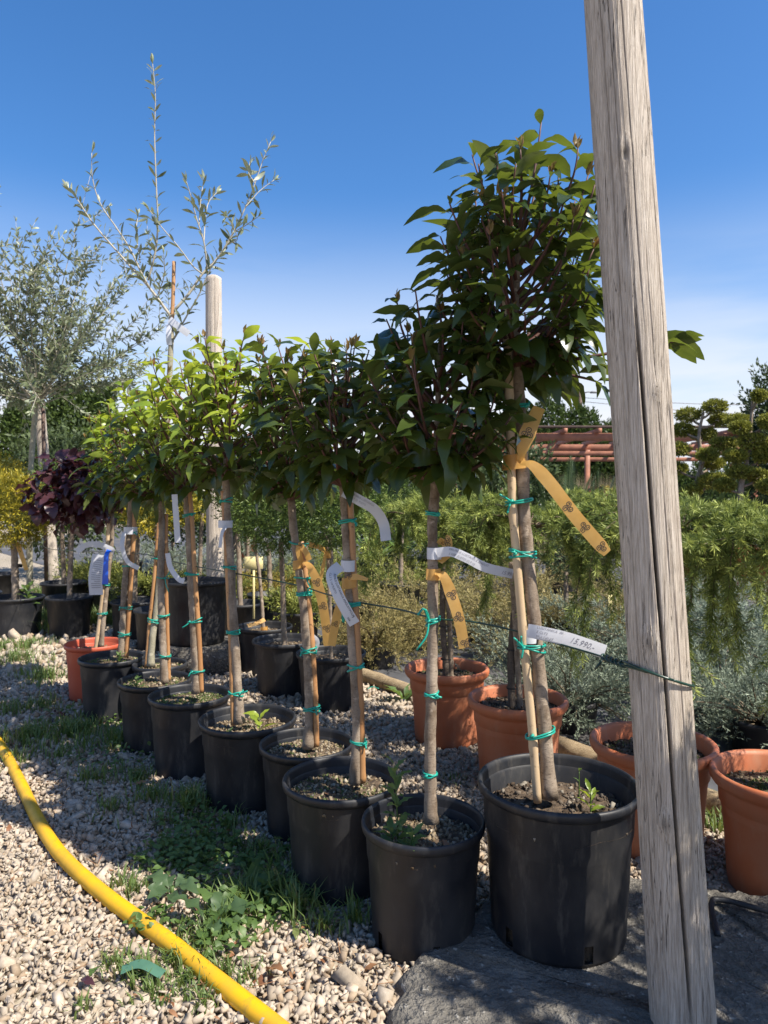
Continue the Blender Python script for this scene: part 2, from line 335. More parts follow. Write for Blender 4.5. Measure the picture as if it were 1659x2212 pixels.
def woodmat(name, c0, c1, c2):
    m, t, b = mat(name)
    g = noise(t, 1.0, 6, (420, 420, 9), rough=.75); col = ramp(t, g, [(.36, c0), (.5, c1), (.64, c2)])
    big = noise(t, 1.0, 4, (16, 16, 1.0)); col = mixc(t, 0.55, col, ramp(t, big, [(.3, (.58, .55, .52)), (.7, (1.15,) * 3)]), 'MULTIPLY')
    ck = noise(t, 1.0, 3, (110, 110, .9), rough=.45)
    lines = ramp(t, ck, [(.488, (0,) * 3), (.5, (1,) * 3), (.512, (0,) * 3)]); br = noise(t, 1.0, 2, (25, 25, 3))
    lf = mixc(t, ramp(t, br, [(.42, (0,) * 3), (.52, (1,) * 3)]), (0, 0, 0), lines)
    col = mixc(t, lf, col, tuple(x * .3 for x in c0)); col = mixc(t, attr(t), col, tuple(x * .45 for x in c0))
    t.links.new(col, b.inputs['Base Color']); b.inputs['Roughness'].default_value = 0.85; b.inputs['Specular IOR Level'].default_value = 0.2
    sub = nd(t, 'Math', operation='SUBTRACT'); t.links.new(g, sub.inputs[0]); t.links.new(lf, sub.inputs[1]); bump(t, b, sub.outputs[0], .8, .004); return m
M['post'] = woodmat('weathered_wood', (0.34, 0.285, 0.23), (0.50, 0.435, 0.365), (0.66, 0.595, 0.515))
M['log'] = woodmat('log_wood', (0.22, 0.15, 0.08), (0.36, 0.27, 0.16), (0.46, 0.37, 0.25))
M['timber'] = plain('stained_timber', (0.34, 0.135, 0.075), .6, .25, 6)
M['timber_dark'] = plain('dark_timber', (0.09, 0.055, 0.04), .7, .25, 6)
M['hose'] = potmat('hose_yellow', (0.56, 0.31, 0.005), (0.20, 0.135, 0.045), 0.45, 0.55)
M['grey_plastic'] = plain('grey_plastic', (0.3, 0.31, 0.32), .5, .1)
M['metal'] = plain('grey_metal', (0.22, 0.22, 0.22), .4, .1)
M['white_thing'] = plain('white_plastic', (0.7, 0.7, 0.72), .5, .08)
M['green_tape'] = plain('green_tape', (0.06, 0.14, 0.09), .4, .2)

# ------------------------------------------------------------------ the setting
def sheet(name, poly, z, m, n_sub=0):
    V = np.array([(x, y, z) for x, y in poly], float); me = bpy.data.meshes.new(name)
    me.from_pydata([tuple(v) for v in V], [], [tuple(range(len(poly)))]); me.materials.append(m); me.update()
    o = link(name, me, None, 'structure'); return o
sheet('ground', [(-400, -60), (400, -60), (400, 700), (-400, 700)], 0.0, M['ground'])
def logx(y): return -1.125 / 1.61 * (y - 4.1)        # the edging line between gravel and fabric
sheet('weed_fabric', [(logx(0.6), 0.6), (60, 0.6), (60, 60), (-12, 60), (-9, 16), (logx(9), 9)], 0.005, M['fabric'])

ph = (1 + 5 ** .5) / 2
ICO_V = nrm(np.array([(-1, ph, 0), (1, ph, 0), (-1, -ph, 0), (1, -ph, 0), (0, -1, ph), (0, 1, ph), (0, -1, -ph), (0, 1, -ph), (ph, 0, -1), (ph, 0, 1), (-ph, 0, -1), (-ph, 0, 1)], float))
ICO_F = np.array([(0, 11, 5), (0, 5, 1), (0, 1, 7), (0, 7, 10), (0, 10, 11), (1, 5, 9), (5, 11, 4), (11, 10, 2), (10, 7, 6), (7, 1, 8), (3, 9, 4), (3, 4, 2), (3, 2, 6), (3, 6, 8), (3, 8, 9), (4, 9, 5), (2, 4, 11), (6, 2, 10), (8, 6, 7), (9, 8, 1)])
CUBE_V = np.array([(a, b, c) for c in (-1, 1) for a, b in ((-1, -1), (1, -1), (1, 1), (-1, 1))], float) * .82
CUBE_F = np.array([(3, 2, 1), (3, 1, 0), (4, 5, 6), (4, 6, 7), (0, 1, 5), (0, 5, 4), (1, 2, 6), (1, 6, 5), (2, 3, 7), (2, 7, 6), (3, 0, 4), (3, 4, 7)])
def stones(loc, size, rng, flat=0.66, jit=0.30):
    N = len(loc); V = CUBE_V[None] * (1 + jit * rng.normal(size=(N, 8, 3)).clip(-1.6, 1.2))
    sc = np.stack([size * (.85 + .8 * rng.random(N)), size * (.5 + .4 * rng.random(N)), size * flat * (.5 + .5 * rng.random(N))], -1) * .52
    V = V * sc[:, None]
    q = rng.normal(size=(N, 4)) * np.array((1, .6, .6, 1)); q = nrm(q); w, x, y, z = q.T
    Rm = np.stack([1 - 2 * (y * y + z * z), 2 * (x * y - z * w), 2 * (x * z + y * w), 2 * (x * y + z * w), 1 - 2 * (x * x + z * z), 2 * (y * z - x * w), 2 * (x * z - y * w), 2 * (y * z + x * w), 1 - 2 * (x * x + y * y)], -1).reshape(N, 3, 3)
    V = np.einsum('nij,nvj->nvi', Rm, V) + loc[:, None]
    F = (CUBE_F[None] + (np.arange(N) * 8)[:, None, None]).reshape(-1, 3)
    return V.reshape(-1, 3), F

SLAB = [(0.045, 1.60), (0.10, 1.69), (0.17, 1.74), (0.25, 1.85), (0.34, 1.97), (0.62, 2.02), (0.86, 1.95), (1.3, 1.84), (1.9, 1.66), (2.0, 0.7), (0.9, 0.55), (0.3, 0.8), (0.07, 1.2), (0.02, 1.45)]
SLAB_Z = 0.045
def in_poly(x, y, poly):
    r = np.zeros(len(x), bool); n = len(poly)
    for i in range(n):
        (x1, y1), (x2, y2) = poly[i], poly[(i + 1) % n]
        c = ((y1 > y) != (y2 > y)) & (x < (x2 - x1) * (y - y1) / (y2 - y1 + 1e-12) + x1); r ^= c
    return r
def slab():
    rng = R_(5); P2 = []
    for i in range(len(SLAB)):
        a = np.array(SLAB[i]); b = np.array(SLAB[(i + 1) % len(SLAB)]); k = max(2, int(np.linalg.norm(b - a) / .025))
        for j in range(k): P2.append(a + (b - a) * j / k + rng.normal(size=2) * .009)
    P2 = np.array(P2); c = P2.mean(0); n = len(P2); rings = []
    for f, z, jz in ((1.02, -.01, 0), (1.012, .02, .002), (1.0, SLAB_Z - .010, .003), (.985, SLAB_Z, .002)):
        rings.append(np.column_stack([c + (P2 - c) * f, np.full(n, z) + rng.normal(size=n) * jz]))
    for f in (.93, .8, .6, .4, .2):
        rings.append(np.column_stack([c + (P2 - c) * f + rng.normal(size=(n, 2)) * .003, SLAB_Z + rng.normal(size=n) * .0018]))
    V = np.vstack(rings + [[(*c, SLAB_Z)]]); F = []
    for r in range(len(rings) - 1):
        for j in range(n): F.append((r * n + j, r * n + (j + 1) % n, (r + 1) * n + (j + 1) % n, (r + 1) * n + j))
    T = [((len(rings) - 1) * n + j, (len(rings) - 1) * n + (j + 1) % n, len(V) - 1) for j in range(n)]
    g = Geo(); g.add(V, [np.array(F), np.array(T)]); o = g.build('concrete_slab', M['concrete'])
    tag(o, 'rough grey concrete slab under the front black pot and the large post', 'slab')
slab()

# plan positions of the pots: x, y, rim diameter, height, base height
POT = dict(A=(.427, 1.765, .392, .363, .043), B=(.098, 1.80, .310, .297, 0), C=(-.122, 2.06, .338, .300, 0), D=(-.258, 2.385, .312, .290, 0),
           E=(-.498, 2.62, .352, .300, 0), F=(-.785, 2.90, .325, .310, 0), G=(-1.018, 3.19, .318, .297, 0), H=(-1.365, 3.60, .320, .305, 0),
           RED=(-1.60, 3.97, .318, .300, 0), OL=(-1.10, 3.52, .26, .29, 0),
           O1=(.286, 3.27, .386, .332, 0), O2=(.517, 2.78, .386, .330, 0), O3=(.85, 2.27, .386, .336, 0), O4=(1.125, 2.02, .386, .328, 0),
           J=(-.563, 4.07, .367, .300, 0), K=(-.28, 3.80, .372, .285, 0), Lp=(-.76, 4.55, .36, .29, 0), I=(-2.95, 5.75, .43, .31, 0))
def gravel():
    rng = R_(11); g = Geo()
    zones = ((0.95, 2.9, -2.0, 1.75, .0158, .0225), (2.9, 4.4, -3.2, 0.9, .0235, .030), (4.4, 8.5, -6.2, -0.1, .050, .056))
    for y0, y1, x0, x1, sp, sz in zones:
        xs = np.arange(x0, x1, sp); ys = np.arange(y0, y1, sp); X, Y = np.meshgrid(xs, ys); X = X.ravel(); Y = Y.ravel()
        X = X + rng.normal(size=len(X)) * sp * .4; Y = Y + rng.normal(size=len(Y)) * sp * .4
        keep = (X < logx(Y) - .02) & (np.abs(X) < Y * .62 + .35) & ~in_poly(X, Y, SLAB)
        for p in POT.values(): keep &= (X - p[0]) ** 2 + (Y - p[1]) ** 2 > (p[2] * .41) ** 2
        X, Y = X[keep], Y[keep]; N = len(X)
        s = sz * (.55 + .6 * rng.random(N) ** 1.5); big = rng.random(N) < .04; s[big] *= 1.5
        Z = s * .10 + rng.random(N) * .009 + .006 * np.sin(X * 9 + 1) * np.sin(Y * 7)
        V, F = stones(np.column_stack([X, Y, Z]), s, rng); g.add(V, F)
    n = 15000; X = -1.9 + 3.0 * rng.random(n); Y = 1.1 + 2.2 * rng.random(n); keep = (X < logx(Y) - .02) & (np.abs(X) < Y * .62 + .35) & ~in_poly(X, Y, SLAB)
    for p in POT.values(): keep &= (X - p[0]) ** 2 + (Y - p[1]) ** 2 > (p[2] * .42) ** 2
    X, Y = X[keep], Y[keep]; N = len(X); V, F = stones(np.column_stack([X, Y, .007 + .012 * rng.random(N)]), .007 + .007 * rng.random(N), rng); g.add(V, F)
    g.build('gravel', M['stone'], None, False, 'stuff')
gravel()
def chunk(px, py, s, label, seed):
    rng = R_(seed); z = CAM_H * FPX / (py - HY); p = P(px, py, z); V, F = stones(np.array([[p[0], p[1], s * .22]]), np.array([s]), rng, .8)
    g = Geo(); g.add(V, F); tag(g.build('limestone_chunk', M['stone'], None, False), label, 'stone', 'larger stones by the front pots')
chunk(760, 2130, .055, 'largest pale limestone chunk on the gravel left of the concrete slab', 3)
chunk(830, 2172, .045, 'pale limestone chunk touching the left corner of the concrete slab', 4)
chunk(672, 2076, .038, 'pale limestone chunk on the gravel in front of the third black pot', 6)
chunk(795, 2075, .040, 'angular limestone chunk at the foot of the black pot holding a leafy weed', 8)

def log(name, a, b, r, label):
    a = np.array(a); b = np.array(b); rng = R_(int(r * 1e4)); p = np.linspace(a, b, 14); p[:, :2] += rng.normal(size=(14, 2)) * .004
    V, F = tube(p, r * (1 + .04 * rng.normal(size=14)), 18); g = Geo(); g.add(V, F); tag(g.build(name, M['log']), label, 'log')
log('edging_log', (1.42, 2.08, .04), (.74, 3.05, .04), .044, 'round timber edging log lying beside the right terracotta pots')
log('edging_log', (.20, 3.84, .04), (-.40, 4.68, .04), .041, 'round timber edging log lying behind the left terracotta pot')

# the yellow hose on the gravel
hp = []
for px, py in ((-190, 1480), (-80, 1535), (-10, 1598), (38, 1680), (80, 1768), (130, 1846), (210, 1922), (300, 1990), (375, 2045), (450, 2106), (525, 2165), (600, 2225), (700, 2310), (830, 2440)):
    z = (CAM_H - .022) * FPX / (py - HY); q = P(px, py, z); hp.append((q[0], q[1], .024))
V, F = tube(smooth_path(hp, 140), .0205, 20); g = Geo(); g.add(V, F)
tag(g.build('garden_hose', M['hose']), 'thick yellow garden hose curving across the gravel', 'hose')

# ------------------------------------------------------------------ posts
def post(name, label, base, top, r0, r1, seed, cracks, knots=(), chamfer=0.0, seg=360, rings=140, group=None):
    rng = R_(seed); base = np.array(base, float); top = np.array(top, float); H = top[2] - base[2]
    a = np.linspace(0, 2 * math.pi, seg, endpoint=False); s = np.linspace(0, 1, rings)
    phi = a[None, :]; S_ = s[:, None]                                   # phi: 0 faces -Y, grows towards +X
    r = (r0 + (r1 - r0) * S_) * np.ones_like(phi)
    for k, am in ((1, .012), (2, .02), (3, .012), (5, .0100)):
        r = r * (1 + am * np.sin(k * phi + rng.random() * 6 + S_ * rng.normal() * 4))
    r = r * (1 + .002 * np.sin(37 * phi + S_ * 3 * math.sin(seed)) + .0015 * np.sin(61 * phi - S_ * 2)); r = r + rng.normal(size=(1, seg)) * .00035
    dark = np.zeros_like(r)
    for f0, f1, s0, s1, dep, hw in cracks:                              # place on the round, height range, depth, half width
        c = f0 + (f1 - f0) * S_ + .015 * np.sin(S_ * 7 + f0) + .010 * np.sin(S_ * 31); d = (phi - c + math.pi) % (2 * math.pi) - math.pi
        w = np.clip((S_ - s0) / .08, 0, 1) * np.clip((s1 - S_) / .08, 0, 1); r = r - dep * w * np.exp(-(d / hw) ** 4)
    for kp, kz, kr in knots:
        d = np.hypot(((phi - kp + math.pi) % (2 * math.pi) - math.pi) * r0, (S_ - kz) * H * .7)
        r = r + .0075 * np.exp(-(d / kr) ** 2) - .009 * np.exp(-(d / (kr * .22)) ** 2) + .0012 * np.cos(d / kr * 14) * np.exp(-(d / (kr * 1.2)) ** 2)
        dark = np.maximum(dark, .95 * np.exp(-(d / (kr * .33)) ** 2)); dark = np.maximum(dark, .55 * (np.cos(d / kr * 14) > .6) * np.exp(-(d / (kr * .9)) ** 2))
    if chamfer: r = r * np.clip(1 - (np.clip((S_ - (1 - chamfer)) / chamfer, 0, 1) ** 2) * .45, .5, 1)
    cen = base + (top - base) * S_[..., None]
    V = np.stack([cen[..., 0] + r * np.sin(phi), cen[..., 1] - r * np.cos(phi), cen[..., 2] + 0 * phi], -1).reshape(-1, 3)
    i = np.arange(rings - 1)[:, None] * seg; j = np.arange(seg)[None]; k = (j + 1) % seg
    F = np.stack([i + j, i + k, i + seg + k, i + seg + j], -1).reshape(-1, 4)
    V = np.vstack([V, top]); T = np.stack([(rings - 1) * seg + np.arange(seg), (rings - 1) * seg + (np.arange(seg) + 1) % seg, np.full(seg, len(V) - 1)], -1)
    g = Geo(); g.add(V, [F, T], np.append(dark.ravel(), 0)); root = thing(name, label, 'post', base, group)
    g.build('shaft', M['post'], root); return root
PB = np.array((.603, 1.45, SLAB_Z - .01)); PT = np.array((.418, 1.45, 2.75))
post('wooden_post', 'large weathered grey wooden post split by a long crack beside the front pot', PB, PT, .0618, .0530, 2,
     ((-.08, -.46, 0.0, .54, .034, .046), (.76, .74, .26, 1.0, .010, .028), (-.75, -.8, .42, .98, .004, .018), (-.02, -.05, .5, 1.0, .0045, .016), (-1.0, -.95, 0, .5, .004, .018), (.35, .38, .0, .4, .004, .02), (-.45, -.5, .55, .9, .004, .014), (.2, .25, .25, .6, .004, .014)),
     ((-.28, .640, .020), (-.55, .290, .016), (-.42, .160, .013), (-.36, .80, .012), (.2, .47, .009)))
post('wooden_post', 'grey wooden post with a rounded top rising behind the laurel crowns', (-1.17, 4.98, 0), (-1.185, 4.98, 2.64), .058, .055, 9,
     ((.3, .3, .3, 1.0, .01, .05),), (), .008, 60, 160)
post('wooden_post', 'slim leaning grey post beside the left olive tree', (-3.60, 7.85, 0), (-3.78, 7.85, 2.25), .062, .055, 7, ((.2, .25, 0, .8, .008, .05),), (), .03, 40, 60)
o = Geo(); V, F = tube(np.array(((-3.62, 7.7, 0), (-3.66, 7.7, 2.15))), .022, 8); o.add(V, F)
tag(o.build('black_stake', M['timber_dark']), 'thin dark stake standing against the slim left post', 'stake')

# ------------------------------------------------------------------ potted things
def pot(root, key, m, style='black', soil=0.06, holes=False, crumbs=0, crumb='crumb', moss=0, seed=0, soil_tilt=0.0):
    x, y, D, H, zb = POT[key] if isinstance(key, str) else key
    rng = R_(seed + 77); R = D / 2
    if style == 'black':
        prof = [(R * .70, .002), (R * .81, .002), (R * .825, .012), (R * .832, .052), (R * .86, H * .4), (R * .905, H - .035), (R * .925, H - .030), (R * .935, H - .026), (R * .985, H - .022), (R * .997, H - .015), (R, H - .008), (R * .99, H - .002), (R * .965, H), (R * .945, H - .003), (R * .93, H - .012), (R * .91, H * .72), (R * .80, H * .45)]
    else:                                                              # rounded rolled rim over a stepped collar
        prof = [(R * .6, .002), (R * .735, .002), (R * .75, .012), (R * .79, H * .42), (R * .835, H * .70), (R * .84, H * .705), (R * .865, H * .715), (R * .875, H - .055), (R * .885, H - .045), (R * .95, H - .040), (R * .985, H - .030), (R, H - .018), (R * .99, H - .006), (R * .955, H), (R * .91, H - .004), (R * .88, H - .014), (R * .86, H * .75), (R * .75, H * .4)]
    n = 96; hole = [8, 32, 56, 74, 90]
    skip = (lambda i, j: i == 2 and any((j - h) % n in (0, 1) for h in hole)) if holes else None
    V, F = lathe(prof, n, x, y, zb, skip); g = Geo(); g.add(V, F); po = g.build('pot', m, root)
    if holes:
        V, F = lathe([(R * .74, .004), (R * .76, .06), (R * .2, .065)], 32, x, y, zb); g = Geo(); g.add(V, F); g.build('root_ball', M['soil'], root)
    rs = R * .92 if style == 'black' else R * .87
    rr = np.array([0, .25, .5, .75, .9, 1.0]) * rs; a = np.linspace(0, 2 * math.pi, 40, endpoint=False); zs = H - soil; VV = [(x, y, zb + zs + .01)]
    for r in rr[1:]:
        for t in a: VV.append((x + r * math.cos(t), y + r * math.sin(t), zb + zs + .010 * (1 - r / rs) + rng.normal() * .003))
    F3 = [(0, 1 + j, 1 + (j + 1) % 40) for j in range(40)]; F4 = [(1 + i * 40 + j, 1 + i * 40 + 40 + j, 1 + i * 40 + 40 + (j + 1) % 40, 1 + i * 40 + (j + 1) % 40) for i in range(4) for j in range(40)]
    g = Geo(); g.add(VV, [np.array(F4), np.array(F3)]); so = g.build('soil', M['soil'], root)
    if crumbs:
        t = rng.random(crumbs) * 2 * math.pi; r = np.sqrt(rng.random(crumbs)) * rs * .97
        s = .0045 + .010 * rng.random(crumbs) ** 3
        V, F = stones(np.column_stack([x + r * np.cos(t), y + r * np.sin(t), zb + zs + .008 * (1 - r / rs) + s * .25]), s, rng, .8)
        g = Geo(); g.add(V, F); g.build('soil_crumbs', M[crumb], root, False, 'stuff')
    if moss:
        t = rng.random(moss) * 2 * math.pi; r = np.sqrt(rng.random(moss)) * rs * .95; k = np.sin(t * 2 + seed) + np.sin(r * 60 + seed * 3) > -.5; t, r = t[k], r[k]; N = len(t)
        d = rng.normal(size=(N, 3)) * .7 + np.array((0, 0, 1.0)); l = (.006 + .008 * rng.random(N))
        tv = np.array([(0, -.25, 0), (.6, -.35, .1), (1, 0, 0), (.6, .35, .1), (0, .25, 0)]); Mx = frames(d, rng.normal(size=(N, 3))) * l[:, None, None]
        V, F = stamp(tv, np.array([(0, 1, 3, 4)]), Mx, np.column_stack([x + r * np.cos(t), y + r * np.sin(t), zb + zs + .008 * (1 - r / rs)]))
        g = Geo(); g.add(V, F); g.build('moss', M['moss'], root, False, 'stuff')
    return np.array((x, y, zb + zs + .006))

def trunk_geo(path, r0, r1, seed, n=14, nodes=True):
    rng = R_(seed); p = smooth_path(path, 44); m = len(p)
    p = p + np.cumsum(rng.normal(size=(m, 3)) * .0004, 0) * np.array((1, 1, 0))
    r = np.linspace(r0, r1, m) * (1 + .05 * rng.normal(size=m)); r[:3] *= np.array((1.35, 1.2, 1.08))
    V, F = tube(p, r, n); V = V + rng.normal(size=V.shape) * .0006; return p, V, F
def cane_geo(path, r, seed):
    rng = R_(seed); p = smooth_path(path, 60); z = np.linspace(0, 1, 60); rr = np.full(60, r)
    for c in np.arange(rng.random() * .2, 1, .22): rr = rr + .16 * r * np.exp(-((z - c) / .010) ** 2)
    return p, *tube(p, rr, 10)
def at_height(path, z):
    i = np.argmin(np.abs(path[:, 2] - z)); return path[i]

def tie(root, c, half, r, seed, loops=2, ends=2, long=0.05, tube_r=.0026):
    rng = R_(seed); ends = min(ends, int(rng.integers(0, 3))) if long < .06 else ends; long = long * (.45 + .4 * rng.random()); g = Geo(); t = np.linspace(0, 2 * math.pi, 26)
    for k in range(loops):
        sl = rng.normal() * .25; ph_ = rng.random() * 6; o_ = (k - (loops - 1) / 2) * tube_r * 1.9
        p = np.column_stack([c[0] + (half + tube_r) * np.cos(t), c[1] + (r + tube_r) * np.sin(t), c[2] + o_ + sl * half * np.cos(t) + .0008 * np.sin(3 * t + ph_)])
        g.add(*tube(p, tube_r, 6))
    side = rng.choice((-1, 1)); k0 = np.array((c[0] + side * half * .75, c[1] - (r + tube_r) * .75, c[2]))
    g.add(*tube(np.array([k0 + (-.004, -.001, -.003), k0 + (0, -.003, 0), k0 + (.004, -.001, .003)]), tube_r * 1.5, 6))
    for e in range(ends):
        d = np.array((side * (.5 + rng.random()) * (1 if e == 0 else .3), -.35, rng.choice((-1, 1)) * (.3 + rng.random())))
        d = nrm(d) * long * (.5 + .8 * rng.random()); bend = rng.normal(size=3) * long * .22
        g.add(*tube(smooth_path([k0, k0 + d * .5 + bend * .5, k0 + d + (0, 0, -abs(bend[2]))], 8), tube_r, 6))
    return g.build('tie', M['tie'], root)

def strip(path, wdir, w0, w1=None, m=40, taper=None):
    p = smooth_path(path, m); wd = smooth_path(wdir, m) if np.ndim(wdir[0]) else np.broadcast_to(np.array(wdir, float), p.shape)
    T = nrm(np.gradient(p, axis=0)); wd = nrm(wd - T * np.sum(wd * T, -1, keepdims=True)); w = np.linspace(w0, w1 or w0, m)[:, None]
    if taper is not None: w = w * np.interp(np.linspace(0, 1, m), *zip(*taper))[:, None]
    N = np.cross(T, wd); N = N * np.where(N[:, 1:2] > 0, -1.0, 1.0)         # the face shown towards the viewer's side
    rows = [p - wd * w * .5, p - wd * w * .17 + N * .0006, p + wd * w * .17 + N * .0006, p + wd * w * .5]
    V = np.stack(rows, 1).reshape(-1, 3); i = np.arange(m - 1)[:, None] * 4; j = np.arange(3)[None]
    F = np.stack([i + j, i + j + 1, i + 5 + j, i + 4 + j], -1).reshape(-1, 4)
    ln = np.concatenate(([0], np.cumsum(np.linalg.norm(np.diff(p, axis=0), axis=1))))
    def onto(uv, lift=.0012):                                           # (distance along, offset across) -> point just off the face
        uv = np.asarray(uv, float); s = uv[:, 0]; out = []
        for k in range(3): out.append(np.interp(s, ln, p[:, k]) + np.interp(s, ln, wd[:, k]) * uv[:, 1] + np.interp(s, ln, N[:, k]) * lift)
        return np.stack(out, -1)
    return V, F, onto, ln[-1]
def spiral_mark(onto, s, v, size, rot, g):
    for k in range(3):
        a0 = rot + k * 2 * math.pi / 3; c = np.array((math.cos(a0), math.sin(a0))) * size * .5
        t = np.linspace(0, 1, 22); ang = a0 + math.pi + t * 1.55 * 2 * math.pi; r = size * (.5 - .40 * t)
        mid = c + np.column_stack([np.cos(ang), np.sin(ang)]) * r[:, None]; nr = np.column_stack([np.cos(ang), np.sin(ang)]); hw = size * .055
        uv = np.stack([mid - nr * hw, mid + nr * hw], 1).reshape(-1, 2) + np.array((s, v))
        i = np.arange(21) * 2; g.add(onto(uv), np.stack([i, i + 1, i + 3, i + 2], -1))
def text_geo(s, size):
    cu = bpy.data.curves.new('lettering', 'FONT'); cu.body = s; cu.size = size; cu.resolution_u = 2
    o = bpy.data.objects.new('lettering', cu); COL.objects.link(o); bpy.context.view_layer.update()
    ev = o.evaluated_get(bpy.context.evaluated_depsgraph_get()); me = ev.to_mesh()
    V = np.array([v.co[:2] for v in me.vertices]); F = [tuple(p.vertices) for p in me.polygons]
    ev.to_mesh_clear(); bpy.data.objects.remove(o); bpy.data.curves.remove(cu); return V, F
def lettering(parent, onto, lines, ink='ink', shear=0.0):
    allV, allF, n = [], [], 0
    for s, size, u0, v0, flip in lines:
        V, F = text_geo(s, size); V = V.copy(); V[:, 0] += V[:, 1] * shear
        if flip: V = -V
        uv = V + np.array((u0, v0)); allV.append(onto(uv)); allF += [tuple(i + n for i in f) for f in F]; n += len(V)
    V = np.concatenate(allV) - base_of(parent); me = bpy.data.meshes.new('lettering'); me.from_pydata([tuple(v) for v in V], [], allF); me.materials.append(M[ink]); me.update()
    return link('lettering', me, parent)
def ribbon(root, path, wdir, w, marks, taper=None, size=.0085):
    w = w * .86; size = size * .92; V, F, onto, ln = strip(path, wdir, w, None, 46, taper); g = Geo(); g.add(V, F); ro = g.build('ribbon', M['ribbon'], root)
    if marks:
        g = Geo()
        for s, v, rot in marks: spiral_mark(onto, s * ln, v, size, rot, g)
        g.build('printed_mark', M['ink'], ro)
    return ro
def band(root, c, half, r, h, name, m, seed=0, tilt=0.0):               # a strip wrapped round stem and cane
    t = np.linspace(0, 2 * math.pi, 33); V = []
    for z in (-.5, -.15, .15, .5):
        V.append(np.column_stack([c[0] + half * np.cos(t), c[1] + r * np.sin(t), c[2] + h * z + tilt * np.cos(t)]))
    V = np.stack(V, 1).reshape(-1, 3); i = np.arange(32)[:, None] * 4; j = np.arange(3)[None]
    g = Geo(); g.add(V, np.stack([i + j, i + j + 1, i + 5 + j, i + 4 + j], -1).reshape(-1, 4)); return g.build(name, m, root)
def auto_w(path, m=40):
    p = smooth_path(path, m); T = np.gradient(p, axis=0); return np.column_stack([-T[:, 2], np.zeros(m), T[:, 0]])
def paper_tag(root, path, w, lines=None, ink='ink', shear=0.0, loop=None, name='price_tag'):
    w = w * .86; wd = auto_w(path); V, F, onto, ln = strip(path, list(wd), w); g = Geo(); g.add(V, F); to = g.build(name, M['tag'], root)
    if lines: lettering(to, onto, [(s, sz, u * ln, v, fl) for s, sz, u, v, fl in lines], ink, shear)
    return to

# ------------------------------------------------------------------ leaves
def leaf_mesh(seg, wmax, droop, fold, serr, ripple, twist, seed, petiole=.08, peak=.45, curl=0.0):
    rng = R_(seed); t = np.linspace(0, 1, seg + 1); tt = np.clip((t - petiole) / (1 - petiole), 0, 1)
    w = np.where(t <= petiole, .012, wmax * (np.sin(math.pi * tt ** (math.log(.5) / math.log(peak))) ** .85) + .006)
    w[-1] = .003
    ser = 1 + serr * np.where(np.arange(seg + 1) % 2, 1, -1)
    x = t.copy(); z = -droop * t ** 2 + .06 * np.sin(t * 3); x = x - .35 * droop ** 2 * t ** 3
    V = []
    for i in range(seg + 1):
        for sgn in (-1, 0, 1):
            wy = w[i] * ser[i] * sgn if sgn else 0
            tw = twist * t[i]; zz = abs(wy) * fold + (ripple * math.sin(t[i] * 17 + sgn * 1.3 + seed) * abs(wy) if sgn else 0) - curl * abs(wy) * t[i]
            V.append((x[i], wy * math.cos(tw) - zz * math.sin(tw), z[i] + zz * math.cos(tw) + wy * math.sin(tw)))
    i = np.arange(seg)[:, None] * 3; j = np.arange(2)[None]
    F = np.stack([i + j, i + j + 3, i + j + 4, i + j + 1], -1).reshape(-1, 4)
    return np.array(V), F
LAUREL_T = [leaf_mesh(12, .165 + .022 * (k % 3), .34 + .16 * (k % 4), .30 - .08 * (k % 3), .03, .14, (-.5, .3, .0, .6, -.3, .15, -.7)[k % 7], k, .07, .5) for k in range(8)]
YOUNG_T = [leaf_mesh(9, .14 + .015 * (k % 3), .10 + .1 * (k % 3), .45, .05, .25, (-.4, .3, 0)[k % 3], 30 + k, .05, .5) for k in range(5)]
OLIVE_T = [leaf_mesh(6, .095 + .02 * (k % 3), .05 + .07 * (k % 3), .2, 0, .1, .3 * (k % 3 - 1), 50 + k, .06, .52) for k in range(4)]
PURPLE_T = [leaf_mesh(9, .27 + .03 * (k % 2), .25 + .1 * (k % 3), .25, 0, .25, .3 * (k % 3 - 1), 70 + k, .06, .5) for k in range(5)]
WEED_T = [leaf_mesh(8, .17, .25, .3, .05, .3, .2, 90 + k, .05, .45) for k in range(3)]
MESH_CACHE = {}
def leaves(crown, root, temps, tname, m, loc, Mx, rng, n_single=300, part='leaf', rest='foliage', mnames=None):
    """the leaves that show largest as parts of their own, the others joined"""
    N = len(loc); d = np.linalg.norm(loc - np.array((0, 0, CAM_H)), axis=1); size = np.linalg.norm(Mx[:, :, 0], axis=1) / d
    order = np.argsort(-size); var = rng.integers(0, len(temps), N); b = base_of(crown)
    ms = m if isinstance(m, list) else [m] * N
    for i in order[:n_single]:
        key = (tname, int(var[i]), ms[i].name)
        if key not in MESH_CACHE: MESH_CACHE[key] = new_mesh(part, *temps[var[i]], ms[i], True, np.zeros(len(temps[var[i]][0])))
        o = bpy.data.objects.new(part, MESH_CACHE[key]); COL.objects.link(o); o.parent = crown
        X = np.eye(4); X[:3, :3] = Mx[i]; X[:3, 3] = loc[i] - b; o.matrix_basis = Matrix(X.tolist())
    left = order[n_single:]
    for mm in {q.name for q in ms}:
        g = Geo(); any_ = False
        for v in range(len(temps)):
            s = np.array([i for i in left if var[i] == v and ms[i].name == mm], int)
            if len(s): V, F = stamp(*temps[v], Mx[s], loc[s]); g.add(V, F); any_ = True
        if any_: g.build(rest, bpy.data.materials[mm], crown, True, 'stuff')

